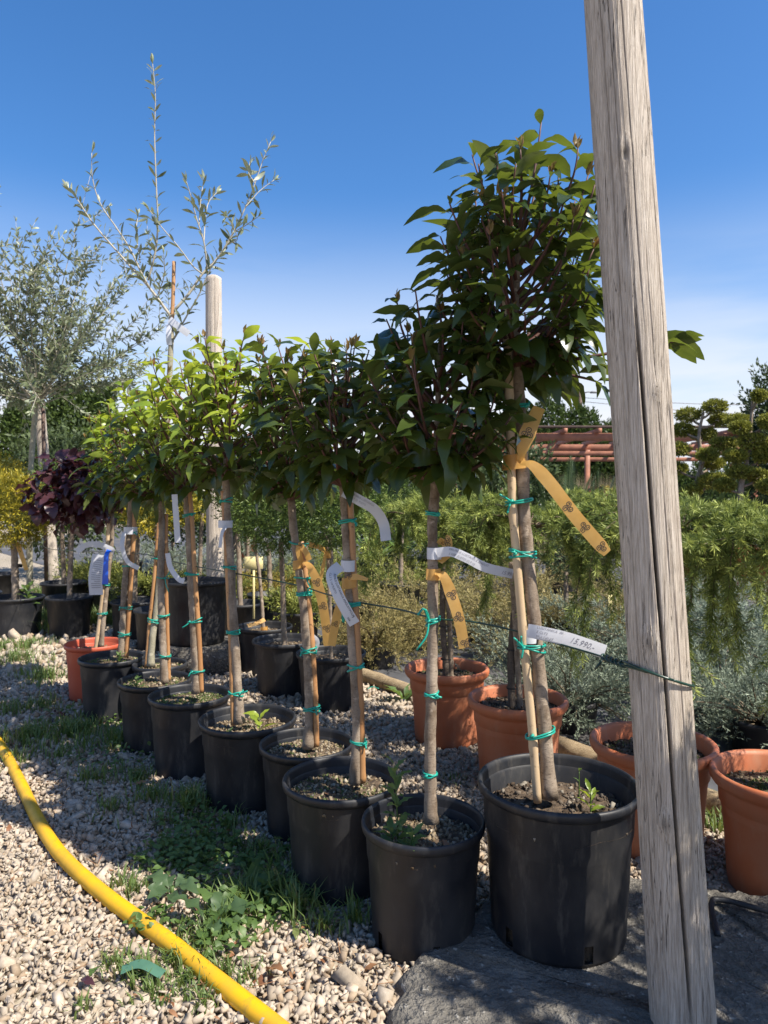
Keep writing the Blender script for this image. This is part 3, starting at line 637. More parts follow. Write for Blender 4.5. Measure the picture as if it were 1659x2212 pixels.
def bez(a, b, c, m): t = np.linspace(0, 1, m)[:, None]; return a * (1 - t) ** 2 + 2 * b * t * (1 - t) + c * t * t
def laurel_crown(root, axis, cen, rad, n_sh, ll, seed, young=0.0, spacing=.021, n_single=300, extra=()):
    rng = R_(seed); cen = np.array(cen); rad = np.array(rad); tw = Geo(); loc, D, U, Ls, mm = [], [], [], [], []
    bl, bd, bu, bs = [], [], [], []
    z0 = axis[0][2]; z1 = axis[-1][2]
    tips = []
    k = 0
    while len(tips) < n_sh:
        k += 1; u = 1 - 2 * ((len(tips) + .5) / n_sh); th = len(tips) * 2.39996 + rng.normal() * .35
        d = np.array((math.sqrt(1 - u * u) * math.cos(th), math.sqrt(1 - u * u) * math.sin(th), u)); f = .62 + .36 * rng.random() + (.10 if rng.random() < .15 else 0)
        d = np.sign(d) * np.abs(d) ** .82; tips.append(cen + d * rad * f)
    tips = [*tips, *[np.array(e) for e in extra]]
    for it, tip in enumerate(tips):
        hz = math.hypot(tip[0] - cen[0], tip[1] - cen[1]); za = np.clip(tip[2] - .10 - .75 * hz, z0, z1); a = at_height(axis, za).copy(); rel = (tip[2] - cen[2]) / rad[2]
        ctrl = np.array((a[0] + (tip[0] - a[0]) * .75, a[1] + (tip[1] - a[1]) * .75, a[2] + (tip[2] - a[2]) * .35 + .01)) + rng.normal(size=3) * .015
        p = bez(a, ctrl, tip, 14); ln = np.sum(np.linalg.norm(np.diff(p, axis=0), axis=1)); tw.add(*tube(p, np.linspace(.0055, .0018, 14), 5))
        T = nrm(np.gradient(p, axis=0)); n_l = max(5, int(ln * .72 / spacing)); ts = np.linspace(.28, .97, n_l)
        yshoot = young * np.clip(.5 + rel * .9, 0, 1) > rng.random()
        for q, t in enumerate(ts):
            i = min(13, int(t * 13)); az = q * 2.4 + rng.normal() * .3; c = p[i] + (p[min(13, i + 1)] - p[i]) * (t * 13 - i)
            s1 = nrm(np.cross(T[i], (0.3, .1, 1))); s2 = np.cross(T[i], s1); r = s1 * math.cos(az) + s2 * math.sin(az)
            out = nrm(c - np.array((cen[0], cen[1], cen[2] - rad[2] * .5)))
            fwd = .35 + .75 * t
            d = r * 1.0 + T[i] * fwd + out * .45 + np.array((0, 0, -.15 + (.35 if yshoot else 0))) + rng.normal(size=3) * .15; d[2] = d[2] * (.75 if yshoot else .5) + .10
            loc.append(c); D.append(d); U.append(np.array((0, 0, 1.0)) + out * .30 + rng.normal(size=3) * .36)
            Ls.append(ll * (.55 + .65 * rng.random()) * (1 - .35 * (t > .9))); mm.append(M['laurel_young'] if yshoot and t > .25 else M['laurel'])
        if rel > -.1 and rng.random() < .55:                            # a small bronze bud shoot at the tip
            for q in range(4):
                az = q * 2.4; bl.append(tip); bd.append(T[-1] * 1.2 + np.array((math.cos(az), math.sin(az), .8)) * .5); bu.append(rng.normal(size=3)); bs.append(ll * (.22 + .2 * rng.random()))
    crown = tw.build('crown', M['twig_red'], root)
    Mx = frames(np.array(D), np.array(U)) * np.array(Ls)[:, None, None]
    leaves(crown, root, LAUREL_T, 'laurel', mm, np.array(loc), Mx, rng, n_single)
    if bl:
        g = Geo(); Mb = frames(np.array(bd), np.array(bu)) * np.array(bs)[:, None, None]; V, F = stamp(*YOUNG_T[0], Mb, np.array(bl)); g.add(V, F); g.build('bud_leaves', M['laurel_bud'], crown, True, 'stuff')
    return crown

def laurel_tree(key, label, tr, r0, cane, cr, crown, n_sh, ll, young, ties, seed, cane_m='cane', single=300, cane_dy=0.0, pot_kw=None, extra=(), axis_up=.1):
    x, y, D_, H_, zb = POT[key]; z = y; root = thing('potted_laurel_tree', label, 'potted tree', (x, y, zb), 'clipped laurel standards in a row of black pots')
    pot(root, key, M['black_pot'], 'black', seed=seed, **(pot_kw or {}))
    r0 = r0 * .92; tp, V, F = trunk_geo(pts(tr, z), r0, r0 * .8, seed); g = Geo(); g.add(V, F); g.build('trunk', M['bark'], root)
    cp = None
    if cane:
        cpts = pts(cane, z); cpts[:, 1] += cane_dy; cp, V, F = cane_geo(cpts, cr, seed); g = Geo(); g.add(V, F); g.build('bamboo_cane', M[cane_m], root)
    for i, (py, loops, ends, long) in enumerate(ties):
        zz = CAM_H - (py - HY) / FPX * z; a = at_height(tp, zz)
        if cp is not None and cp[:, 2].max() > zz:
            b = at_height(cp, zz); half = abs(a[0] - b[0]) / 2 + (r0 * .92 + cr) / 2 + .002; c = np.array(((a[0] + b[0]) / 2 + np.sign(a[0] - b[0]) * (r0 * .92 - cr) / 2, (a[1] + b[1]) / 2, zz)); rr = r0 * .95
        else: half = rr = r0 * .95; c = np.array((a[0], a[1], zz))
        tie(root, c, half, rr + abs(cane_dy) * .5, seed * 31 + i, loops, ends, long)
    cpx, cpy, rx, rz = crown; cen = P(cpx, cpy, z); axis = tp[tp[:, 2] > cen[2] - rz * .85]
    ext = np.linspace(tp[-1], np.array((cen[0], cen[1], cen[2] + axis_up)), 12); axis = np.vstack([axis, ext]) if len(axis) else ext
    g = Geo(); g.add(*tube(ext, np.linspace(r0 * .78, r0 * .3, 12), 8)); g.build('leader', M['bark'], root)
    cro = laurel_crown(root, axis, cen, (rx, rx * .95, rz), n_sh, ll, seed, young, n_single=single, extra=extra)
    return root, tp, cp

tA, tpA, cpA = laurel_tree('A', 'tallest laurel standard in the largest black pot beside the split post', [(1187, 1722), (1176, 1560), (1160, 1400), (1148, 1280), (1133, 1120), (1126, 950), (1116, 800), (1108, 690)], .0195,
    [(1159, 1728), (1146, 1560), (1131, 1400), (1117, 1240), (1105, 1080), (1100, 900), (1096, 780), (1086, 640)], .0105, (1122, 568, .235, .335), 76, .102, 0.0,
    ((880, 2, 2, .045), (1083, 2, 2, .06), (1195, 3, 2, .035), (1395, 3, 3, .075), (1582, 2, 2, .04)), 1, 'cane_pale', 300, -.012,
    dict(soil=.075, holes=True, crumbs=900, crumb='crumb_dark'), extra=[P(1470, 735, 1.72), P(1300, 830, 1.70)], axis_up=.06)
tB, tpB, cpB = laurel_tree('B', 'laurel standard with a leafy weed in its black pot, no cane', [(931, 1775), (931, 1600), (936, 1450), (939, 1250), (938, 1120), (944, 1040)], .0165,
    None, 0, (950, 825, .21, .26), 60, .102, 0.0, ((1110, 2, 0, .02), (1340, 3, 3, .09), (1500, 2, 2, .04), (1672, 2, 2, .035)), 2, single=300, pot_kw=dict(soil=.055, holes=True, crumbs=1000, crumb='crumb'))
tC, tpC, cpC = laurel_tree('C', 'laurel standard carrying the printed white name tag', [(766, 1692), (769, 1560), (762, 1400), (755, 1260), (747, 1130), (742, 1050)], .0150,
    [(783, 1690), (780, 1550), (772, 1380), (764, 1240), (757, 1100), (752, 1040)], .0098, (745, 880, .185, .255), 54, .099, .0, ((1125, 2, 2, .035), (1305, 3, 3, .09), (1440, 2, 2, .03), (1603, 2, 2, .03)), 3, single=280, pot_kw=dict(soil=.05, crumbs=800, moss=700, holes=True))
tD, tpD, cpD = laurel_tree('D', 'laurel standard with orange ribbon knotted high on its trunk, beside the name tag tree', [(666, 1614), (668, 1500), (660, 1370), (648, 1250), (636, 1160), (628, 1080)], .0175,
    [(684, 1612), (679, 1470), (670, 1340), (660, 1240), (650, 1170)], .0095, (635, 890, .185, .275), 54, .099, .05, ((1175, 1, 1, .03), (1248, 1, 1, .03), (1282, 3, 2, .07), (1405, 3, 2, .05), (1530, 3, 2, .045)), 4, single=260, pot_kw=dict(soil=.045, crumbs=700, moss=300))
tE, tpE, cpE = laurel_tree('E', 'laurel standard with a cane left of its trunk, stony soil in the pot', [(518, 1562), (511, 1440), (504, 1300), (499, 1200), (493, 1100), (489, 1030)], .0180,
    [(504, 1566), (500, 1420), (494, 1280), (488, 1160), (482, 1060)], .0100, (500, 885, .21, .30), 48, .098, .85, ((1082, 2, 1, .04), (1225, 2, 1, .05), (1365, 3, 2, .055), (1497, 2, 2, .04)), 5, single=260, pot_kw=dict(soil=.055, crumbs=900, moss=250))
tF, tpF, cpF = laurel_tree('F', 'laurel standard with a mossy pot and a reddish cane right of its trunk', [(424, 1497), (419, 1380), (412, 1250), (407, 1140), (404, 1060)], .0175,
    [(435, 1495), (430, 1380), (421, 1250), (414, 1120), (409, 1060)], .0105, (412, 915, .225, .32), 48, .098, 1.1, ((1112, 2, 2, .035), (1240, 2, 2, .04), (1342, 2, 2, .05), (1450, 2, 2, .045)), 6, single=240, pot_kw=dict(soil=.04, crumbs=300, moss=2200))
tG, tpG, cpG = laurel_tree('G', 'laurel standard with pale straight trunk, third from the red pot', [(355, 1474), (352, 1370), (349, 1250), (351, 1160), (352, 1080)], .0180,
    [(362, 1472), (358, 1350), (355, 1230), (356, 1110)], .0095, (335, 945, .225, .31), 46, .098, 1.05, ((1248, 1, 2, .07), (1330, 2, 0, .03), (1417, 2, 2, .04)), 7, single=200, cane_dy=.02, pot_kw=dict(soil=.03, crumbs=400, moss=900))
tH, tpH, cpH = laurel_tree('H', 'laurel standard in the black pot directly in front of the red pot', [(262, 1418), (266, 1340), (272, 1240), (280, 1140), (284, 1060)], .0190,
    [(273, 1420), (278, 1340), (284, 1240), (290, 1130), (288, 1105)], .0115, (262, 975, .22, .29), 44, .098, .8, ((1150, 2, 1, .03), (1222, 2, 1, .03), (1312, 2, 2, .035), (1370, 3, 1, .03)), 8, single=180, pot_kw=dict(soil=.035, crumbs=300, moss=700))

# small weeds that grow in the pots
def weed(root, base, h, n, ll, seed, m='weed', lean=(0, 0), temps=None):
    rng = R_(seed); base = np.array(base, float); p = bez(base, base + (lean[0] * .3, lean[1] * .3, h * .6), base + (lean[0], lean[1], h), 10)
    g = Geo(); g.add(*tube(p, np.linspace(.0022, .001, 10), 5)); st = g.build('weed', M['weed'], root)
    t = np.linspace(.15, 1, n); loc = np.array([p[min(9, int(q * 9))] for q in t]); az = np.arange(n) * 2.4
    D = np.column_stack([np.cos(az), np.sin(az), .35 + t * .9]); Mx = frames(D, np.tile((0, 0, 1.0), (n, 1)) + rng.normal(size=(n, 3)) * .2) * (ll * (.7 + .4 * rng.random(n)) * (1.1 - .3 * t))[:, None, None]
    leaves(st, root, temps or WEED_T, 'weed' + m, M[m], loc, Mx, rng, n)
sB = POT['B']; weed(tB, (.035, 1.745, .245), .20, 18, .055, 3, lean=(-.01, .01)); weed(tB, (.06, 1.70, .245), .07, 10, .05, 4, lean=(.01, -.02)); weed(tB, (.02, 1.73, .245), .05, 9, .06, 14)
weed(tA, (.50, 1.735, .335), .05, 7, .045, 5, 'laurel_young', temps=YOUNG_T); weed(tA, (.495, 1.82, .335), .07, 3, .03, 6)
weed(tE, (-.45, 2.60, .25), .05, 5, .07, 7, 'laurel_young', temps=LAUREL_T); weed(tE, (-.54, 2.49, .25), .03, 4, .04, 8)
weed(tG, (-1.07, 3.10, .27), .04, 9, .05, 9); weed(tF, (-.86, 2.80, .275), .03, 8, .035, 10); weed(tH, (-1.30, 3.53, .28), .05, 12, .04, 11)
def strewn(root, c, r, n, ll, seed, m='dry_leaf', part='fallen_leaf'):
    rng = R_(seed); a = rng.random(n) * 6.28; q = np.sqrt(rng.random(n)) * r; loc = np.column_stack([c[0] + q * np.cos(a), c[1] + q * np.sin(a), np.full(n, c[2] + .008)])
    Mx = frames(np.column_stack([rng.normal(size=(n, 2)), np.zeros(n)]), np.tile((0, 0, 1.0), (n, 1)) + rng.normal(size=(n, 3)) * .2) * (ll * (.7 + .5 * rng.random(n)))[:, None, None]
    leaves(root, root, WEED_T, 'dry' + m, M[m], loc, Mx, rng, n, part)
strewn(tB, (.165, 1.78, .245), .02, 1, .05, 1); strewn(tC, (-.15, 2.0, .255), .06, 2, .035, 2)

# tags and ribbons of the near trees
zA = POT['A'][1] - .02
band(tA, P(1142, 1372, POT['A'][1]), .022, .024, .034, 'tag_loop', M['tag'])
paper_tag(tA, [P(1140, 1362, zA - .03), P(1170, 1368, zA - .045), P(1230, 1382, zA - .05), P(1307, 1408, zA - .04)], .038,
          [('15.990,-', .0195, .52, -.005, False)], 'ink_grey', .35)
to = paper_tag(tA, [P(1141, 1361, zA - .032), P(1170, 1366.5, zA - .047), P(1215, 1377, zA - .0515)], .034, [('LUSITANICA  ANG', .0085, .25, .0075, False), ('E CLT2', .0085, .25, -.003, False), ('MULTIPLET', .0085, .25, -.0135, False)], 'ink_grey', .2, name='tag_face')
cA = P(1112, 998, POT['A'][1] - .004); band(tA, cA, .031, .026, .036, 'ribbon_band', M['ribbon'], tilt=.003)
ribbon(tA, [P(1125, 1000, zA - .03), P(1150, 1005, zA - .05), P(1185, 1040, zA - .05), P(1245, 1118, zA - .05), P(1312, 1195, zA - .03)], (.75, 0, .66), .037, [(.52, 0, .3), (.72, 0, .9), (.93, 0, .2)], [(0, .35), (.18, .6), (.4, 1), (.95, 1), (1, .7)], .0160)
ribbon(tA, [P(1122, 995, zA - .02), P(1130, 965, zA - .03), P(1142, 930, zA - .03), P(1165, 880, zA - .01)], (1, 0, .35), .042, [(.48, .0, .1)], [(0, .4), (.3, .8), (.6, 1.1), (1, .8)], .0175)
zB = POT['B'][1]
band(tB, P(938, 1195, zB), .0185, .0185, .029, 'tag_loop', M['tag'])
paper_tag(tB, [P(944, 1194, zB - .022), P(975, 1192, zB - .03), P(1010, 1206, zB - .03), P(1050, 1226, zB - .02), P(1108, 1240, zB + .0)], .028,
          [('PRUNUS LUSITANICA ANGUST', .0078, .14, .003, False), ('5 REB  FUSTO CLT 15', .0078, .14, -.008, False), ('15.990', .013, .84, -.006, False)], 'ink_grey', .3)
ribbon(tB, [P(946, 1175, zB + .0), P(962, 1165, zB - .01), P(966, 1195, zB - .0), P(950, 1215, zB - .01)], (1, 0, .2), .034, [(.35, 0, .4)], [(0, .5), (.4, 1), (1, .5)], .0160)
band(tB, P(936, 1240, zB), .0185, .0185, .028, 'ribbon_band', M['ribbon'])
ribbon(tB, [P(940, 1238, zB - .02), P(958, 1245, zB - .03), P(975, 1285, zB - .03), P(992, 1340, zB - .03), P(1003, 1400, zB - .02)], (1, 0, .25), .034, [(.35, .002, .2), (.62, 0, .9), (.94, .006, .3)], [(0, .3), (.2, .7), (.45, 1), (1, .9)], .0160)
zC = POT['C'][1]
band(tC, P(752, 1222, zC), .021, .021, .032, 'tag_loop', M['tag'])
paper_tag(tC, [P(735, 1222, zC - .02), P(716, 1242, zC - .045), P(728, 1280, zC - .055), P(750, 1322, zC - .05), P(766, 1348, zC - .04)], .036,
          [('PRUNUS LUSITANICA ANGUSTIFOLIA', .0086, .17, .0065, False), ('CLT 5 1/4 FUSTO', .0078, .19, -.006, False), ('5', .011, .88, .004, False), ('REB', .0075, .86, -.009, False)], 'ink')
paper_tag(tC, [P(742, 1062, zC - .05), P(775, 1080, zC - .07), P(808, 1100, zC - .06), P(828, 1130, zC - .05), P(834, 1168, zC - .06)], .034,
          [('PRUNUS LUSITANICA', .007, .15, .004, False), ('CLT 15  FUSTO', .007, .15, -.006, False)], 'ink_grey')
band(tC, P(755, 1258, zC), .022, .021, .032, 'ribbon_band', M['ribbon'], tilt=.004)
ribbon(tC, [P(750, 1250, zC - .02), P(768, 1246, zC - .03), P(795, 1252, zC - .03)], (0, .1, 1), .024, [(.15, .004, .2)], [(0, .6), (.5, .9), (1, .4)], .0100)
ribbon(tC, [P(745, 1275, zC - .0), P(728, 1330, zC + .02), P(716, 1395, zC + .05)], (1, 0, .2), .030, [(.25, 0, .1), (.6, 0, .8)], [(0, .4), (.4, 1), (1, .9)], .0130)
zD = POT['D'][1]
band(tD, P(645, 1218, zD), .0195, .0195, .030, 'ribbon_band', M['ribbon'], tilt=.006)
ribbon(tD, [P(650, 1212, zD - .02), P(645, 1190, zD - .03), P(648, 1178, zD - .03), P(662, 1195, zD - .03), P(668, 1210, zD - .02)], (.6, 0, .8), .022, [(.5, 0, .1)], None, .0100)
ribbon(tD, [P(655, 1212, zD - .02), P(672, 1228, zD - .03), P(690, 1275, zD - .02), P(702, 1335, zD + .0), P(708, 1395, zD + .02)], (1, 0, .2), .040, [(.28, .0, .2), (.55, 0, .8), (.80, .003, .3)], [(0, .25), (.2, .6), (.45, 1), (1, .8)], .0175)
paper_tag(tD, [P(672, 1375, zD - .0), P(682, 1390, zD + .01), P(664, 1425, zD + .02)], .03)
zE = POT['E'][1]; paper_tag(tE, [P(490, 1136, zE - .03), P(480, 1150, zE - .045), P(475, 1183, zE - .05)], .014); band(tE, P(487, 1132, zE), .026, .024, .026, 'tag_loop', M['tag'])
zF = POT['F'][1]; paper_tag(tF, [P(377, 1068, zF - .1), P(380, 1110, zF - .1), P(384, 1172, zF - .1)], .027)
paper_tag(tF, [P(362, 1195, zF + .1), P(368, 1225, zF + .1), P(385, 1250, zF + .09), P(398, 1256, zF + .08)], .025)
zH = POT['H'][1]; band(tH, P(282, 1146, zH), .034, .026, .036, 'tag_loop', M['tag'])
paper_tag(tH, [P(268, 1150, zH - .03), P(264, 1180, zH - .05), P(275, 1212, zH - .05), P(300, 1228, zH - .05)], .026)

# ------------------------------------------------------------------ the purple leaved tree in the red pot
def leafy_ball(root, axis, cen, rad, n_sh, per, ll, temps, tname, m, seed, single, twig, droop=-.1, fill=(.35, 1.0)):
    rng = R_(seed); cen = np.array(cen); rad = np.array(rad); g = Geo(); loc, D, U = [], [], []
    for i in range(n_sh):
        u = 1 - 2 * (i + .5) / n_sh; th = i * 2.39996 + rng.normal() * .3; d = np.array((math.sqrt(1 - u * u) * math.cos(th), math.sqrt(1 - u * u) * math.sin(th), u)); tip = cen + d * rad * (.75 + .3 * rng.random())
        a = axis[rng.integers(len(axis) // 2, len(axis))]; p = bez(a, (a + tip) / 2 + np.array((0, 0, .06)) * rad[2], tip, 10); g.add(*tube(p, np.linspace(.004, .0013, 10), 5)); T = nrm(np.gradient(p, axis=0))
        for q in range(per):
            t = fill[0] + (fill[1] - fill[0]) * (q + rng.random()) / per; k = min(9, int(t * 9)); az = q * 2.4 + i; s1 = nrm(np.cross(T[k], (.3, .1, 1))); s2 = np.cross(T[k], s1)
            loc.append(p[k] + rng.normal(size=3) * .004); D.append(s1 * math.cos(az) + s2 * math.sin(az) + T[k] * .7 + np.array((0, 0, droop)) + rng.normal(size=3) * .2); U.append(np.array((0, 0, 1.0)) + d * .4 + rng.normal(size=3) * .3)
    cr = g.build('crown', twig, root); Mx = frames(np.array(D), np.array(U)) * (ll * (.65 + .55 * rng.random(len(loc))))[:, None, None]
    leaves(cr, root, temps, tname, m, np.array(loc), Mx, rng, single); return cr
tR = thing('potted_purple_tree', 'purple leaved standard tree in a red pot with a blue ribbon', 'potted tree', (*POT['RED'][:2], 0))
pot(tR, 'RED', M['red_pot'], 'black', soil=.05, crumbs=300, seed=20)
zR = POT['RED'][1]; p, V, F = trunk_geo(pts([(218, 1398), (226, 1310), (234, 1230), (242, 1150), (240, 1060)], zR), .013, .011, 21); g = Geo(); g.add(V, F); g.build('trunk', M['bark'], tR)
cp_, V, F = cane_geo(pts([(207, 1402), (217, 1330), (226, 1250), (232, 1180), (236, 1130)], zR), .012, 22); g = Geo(); g.add(V, F); g.build('bamboo_cane', M['cane_pale'], tR)
tie(tR, P(221, 1325, zR), .024, .018, 23, 2, 1, .02); tie(tR, P(228, 1262, zR), .02, .016, 24, 2, 1, .02)
leafy_ball(tR, np.vstack([p[-8:], np.linspace(p[-1], P(180, 1020, zR), 8)]), P(170, 1058, zR), (.30, .28, .235), 54, 12, .095, PURPLE_T, 'purple', M['purple'], 25, 300, M['twig_red'], -.35)
paper_tag(tR, [P(166, 1192, zR - .05), P(185, 1178, zR - .05), P(212, 1176, zR - .05), P(238, 1186, zR - .04), P(246, 1192, zR - .03)], .036)
V, F, onto, ln = strip([P(214, 1198, zR - .05), P(206, 1245, zR - .06), P(208, 1285, zR - .05)], (1, 0, .12), .075); g = Geo(); g.add(V, F); pt_ = g.build('paper_label', M['tag'], tR)
ls = Geo()
for k in range(14):
    w_ = .05 if k % 5 else .035; uv = [(.03 + k * .0115, .028), (.03 + k * .0115 + .003, .028), (.03 + k * .0115 + .003, .028 - w_), (.03 + k * .0115, .028 - w_)]; ls.add(onto(uv), np.array([(0, 1, 2, 3)]))
ls.build('printed_lines', M['ink_grey'], pt_)
V, F, onto, ln = strip([P(236, 1188, zR - .06), P(230, 1200, zR - .075), P(228, 1235, zR - .08), P(227, 1262, zR - .08)], (1, 0, .1), .034, None, 40, [(0, .9), (.3, .7), (1, 1)]); g = Geo(); g.add(V, F); g.build('ribbon', M['blue_ribbon'], tR)

# ------------------------------------------------------------------ olives
def olive_shoot(g, p, r0, loc, D, U, Ls, yl, rng, ll, spacing, start=.08):
    p = np.asarray(p); ln = np.sum(np.linalg.norm(np.diff(p, axis=0), axis=1)); g.add(*tube(p, np.linspace(r0, .0016, len(p)), 6)); T = nrm(np.gradient(p, axis=0)); n = int(ln / spacing); az0 = rng.random() * 3
    for q in range(n):
        t = start + (1 - start) * (q + .5) / n; k = min(len(p) - 1, int(t * (len(p) - 1))); s1 = nrm(np.cross(T[k], (.2, 1, .3))); s2 = np.cross(T[k], s1); az = az0 + q * 1.57
        for sg in (0, math.pi):
            if rng.random() < .12: continue
            r = s1 * math.cos(az + sg) + s2 * math.sin(az + sg); loc.append(p[k]); D.append(r + T[k] * (.55 + .5 * t) + rng.normal(size=3) * .2); U.append(T[k] * .6 + rng.normal(size=3) * .5 + np.array((0, 0, .5)))
            Ls.append(ll * (.7 + .5 * rng.random()) * (1 - .3 * t)); yl.append(M['olive_young'] if t > .9 else M['olive'])
    for q in range(4):
        loc.append(p[-1]); D.append(T[-1] * 1.6 + rng.normal(size=3) * .35); U.append(rng.normal(size=3)); Ls.append(ll * (.45 + .3 * rng.random())); yl.append(M['olive_young'])
def zo(lst): return [(86.4 + a * .3437, 86.4 + b * .3437) for a, b in lst]
tO = thing('potted_olive_tree', 'young olive tree with bare spreading branches rising above the laurels', 'potted tree', (*POT['OL'][:2], 0), 'olive trees')
pot(tO, 'OL', M['black_pot'], 'black', soil=.03, crumbs=200, moss=500, seed=40)
zO = POT['OL'][1]; p, V, F = trunk_geo(pts([(326, 1438), (330, 1370), (343, 1270), (352, 1100), (362, 900), (370, 740), (371, 680)], zO), .0165, .012, 41); g = Geo(); g.add(V, F); g.build('trunk', M['bark_olive'], tO)
cp_, V, F = cane_geo(pts([(316, 1440), (324, 1340), (336, 1220), (352, 1000), (371, 700), (376, 565)], zO), .0095, 42); g = Geo(); g.add(V, F); g.build('bamboo_cane', M['cane'], tO)
tie(tO, P(332, 1340, zO), .026, .02, 43, 4, 0, .02); tie(tO, P(340, 1205, zO), .026, .02, 44, 2, 2, .06)
rng = R_(45); g = Geo(); loc, D, U, Ls, yl = [], [], [], [], []
BR = [([(825, 1740), (690, 1560), (530, 1380), (340, 1160), (240, 1010), (180, 930)], .0075), ([(690, 1560), (630, 1450), (570, 1320), (480, 1180), (380, 1030), (330, 870), (325, 710)], .005),
      ([(680, 1510), (725, 1330), (740, 1150), (730, 900), (720, 600), (725, 350), (708, 150)], .0055), ([(835, 1710), (940, 1590), (1020, 1470), (1100, 1390), (1180, 1280), (1260, 1120), (1330, 960), (1400, 760), (1450, 640)], .0075),
      ([(1020, 1470), (960, 1420), (870, 1300), (760, 1170), (690, 1070)], .004), ([(1050, 1430), (1030, 1270), (980, 1110), (950, 990), (920, 890)], .004), ([(1030, 1270), (1040, 1120), (1060, 1020), (1110, 960)], .003),
      ([(1000, 1160), (1010, 1010), (1030, 870)], .003), ([(840, 1880), (870, 1830), (930, 1720), (1000, 1600), (1060, 1460), (1130, 1350), (1230, 1180)], .005), ([(740, 1600), (780, 1480), (778, 1350)], .003), ([(630, 1400), (605, 1210), (618, 1090)], .003),
      ([(1290, 1050), (1380, 950), (1470, 880)], .0025), ([(1350, 900), (1310, 830), (1320, 770)], .0025), ([(1230, 1200), (1300, 1160), (1370, 1110)], .0025), ([(1180, 1280), (1240, 1250), (1190, 1130), (1170, 1110)], .002)]
for k, (b, r0) in enumerate(BR):
    q = pts(zo(b), zO); n = len(q); dy = (rng.random() - .5) * .5; q[:, 1] += dy * np.linspace(0, 1, n); f = q[:, 1] / zO; q[:, 0] *= f; q[:, 2] = CAM_H + (q[:, 2] - CAM_H) * f
    olive_shoot(g, smooth_path(q, 26), r0, loc, D, U, Ls, yl, rng, .078, .036)
cr = g.build('crown', M['twig_olive'], tO)
leaves(cr, tO, OLIVE_T, 'olive', yl, np.array(loc), frames(np.array(D), np.array(U)) * np.array(Ls)[:, None, None], rng, 300)
paper_tag(tO, [P(366, 690, zO - .03), P(385, 705, zO - .04), P(408, 722, zO - .03)], .038); paper_tag(tO, [P(366, 700, zO - .03), P(364, 725, zO - .04), P(366, 745, zO - .03)], .03)

tO2 = thing('olive_tree', 'bushy silvery olive tree at the left edge of the picture', 'tree', (-3.33, 6.8, 0), 'olive trees')
z2 = 6.8; p, V, F = trunk_geo(pts([(66, 1330), (64, 1180), (66, 1030), (76, 900), (84, 850)], z2), .030, .022, 47); g = Geo(); g.add(V, F); g.build('trunk', M['bark_olive'], tO2)
rng = R_(48); g = Geo(); loc, D, U, Ls, yl = [], [], [], [], []; head = p[-1]
for i in range(54):
    az = i * 2.4; el = -.05 + 1.45 * rng.random() ** .9; ln = .65 + 1.0 * rng.random() * math.sin(max(el, .2)) + .3; d = np.array((math.cos(az) * math.cos(el), math.sin(az) * math.cos(el) * .9, math.sin(el))); st = p[-1 - rng.integers(0, 8)]
    tip = st + d * ln * np.array((1.1, 1, 1.12)); q = bez(st, st + d * ln * .5 + rng.normal(size=3) * .12 + (0, 0, .10), tip + rng.normal(size=3) * .08, 16); olive_shoot(g, q, .007, loc, D, U, Ls, yl, rng, .098, .034, .3)
    for s in range(5):
        k = rng.integers(4, 15); d2 = nrm(nrm(q[k] - q[k - 1]) + rng.normal(size=3) * .6); l2 = .25 + .3 * rng.random(); q2 = bez(q[k], q[k] + d2 * l2 * .5, q[k] + d2 * l2 + (0, 0, .05), 9); olive_shoot(g, q2, .0025, loc, D, U, Ls, yl, rng, .092, .032, .1)
cr = g.build('crown', M['twig_olive'], tO2)
leaves(cr, tO2, OLIVE_T, 'olive', yl, np.array(loc), frames(np.array(D), np.array(U)) * np.array(Ls)[:, None, None], rng, 300)

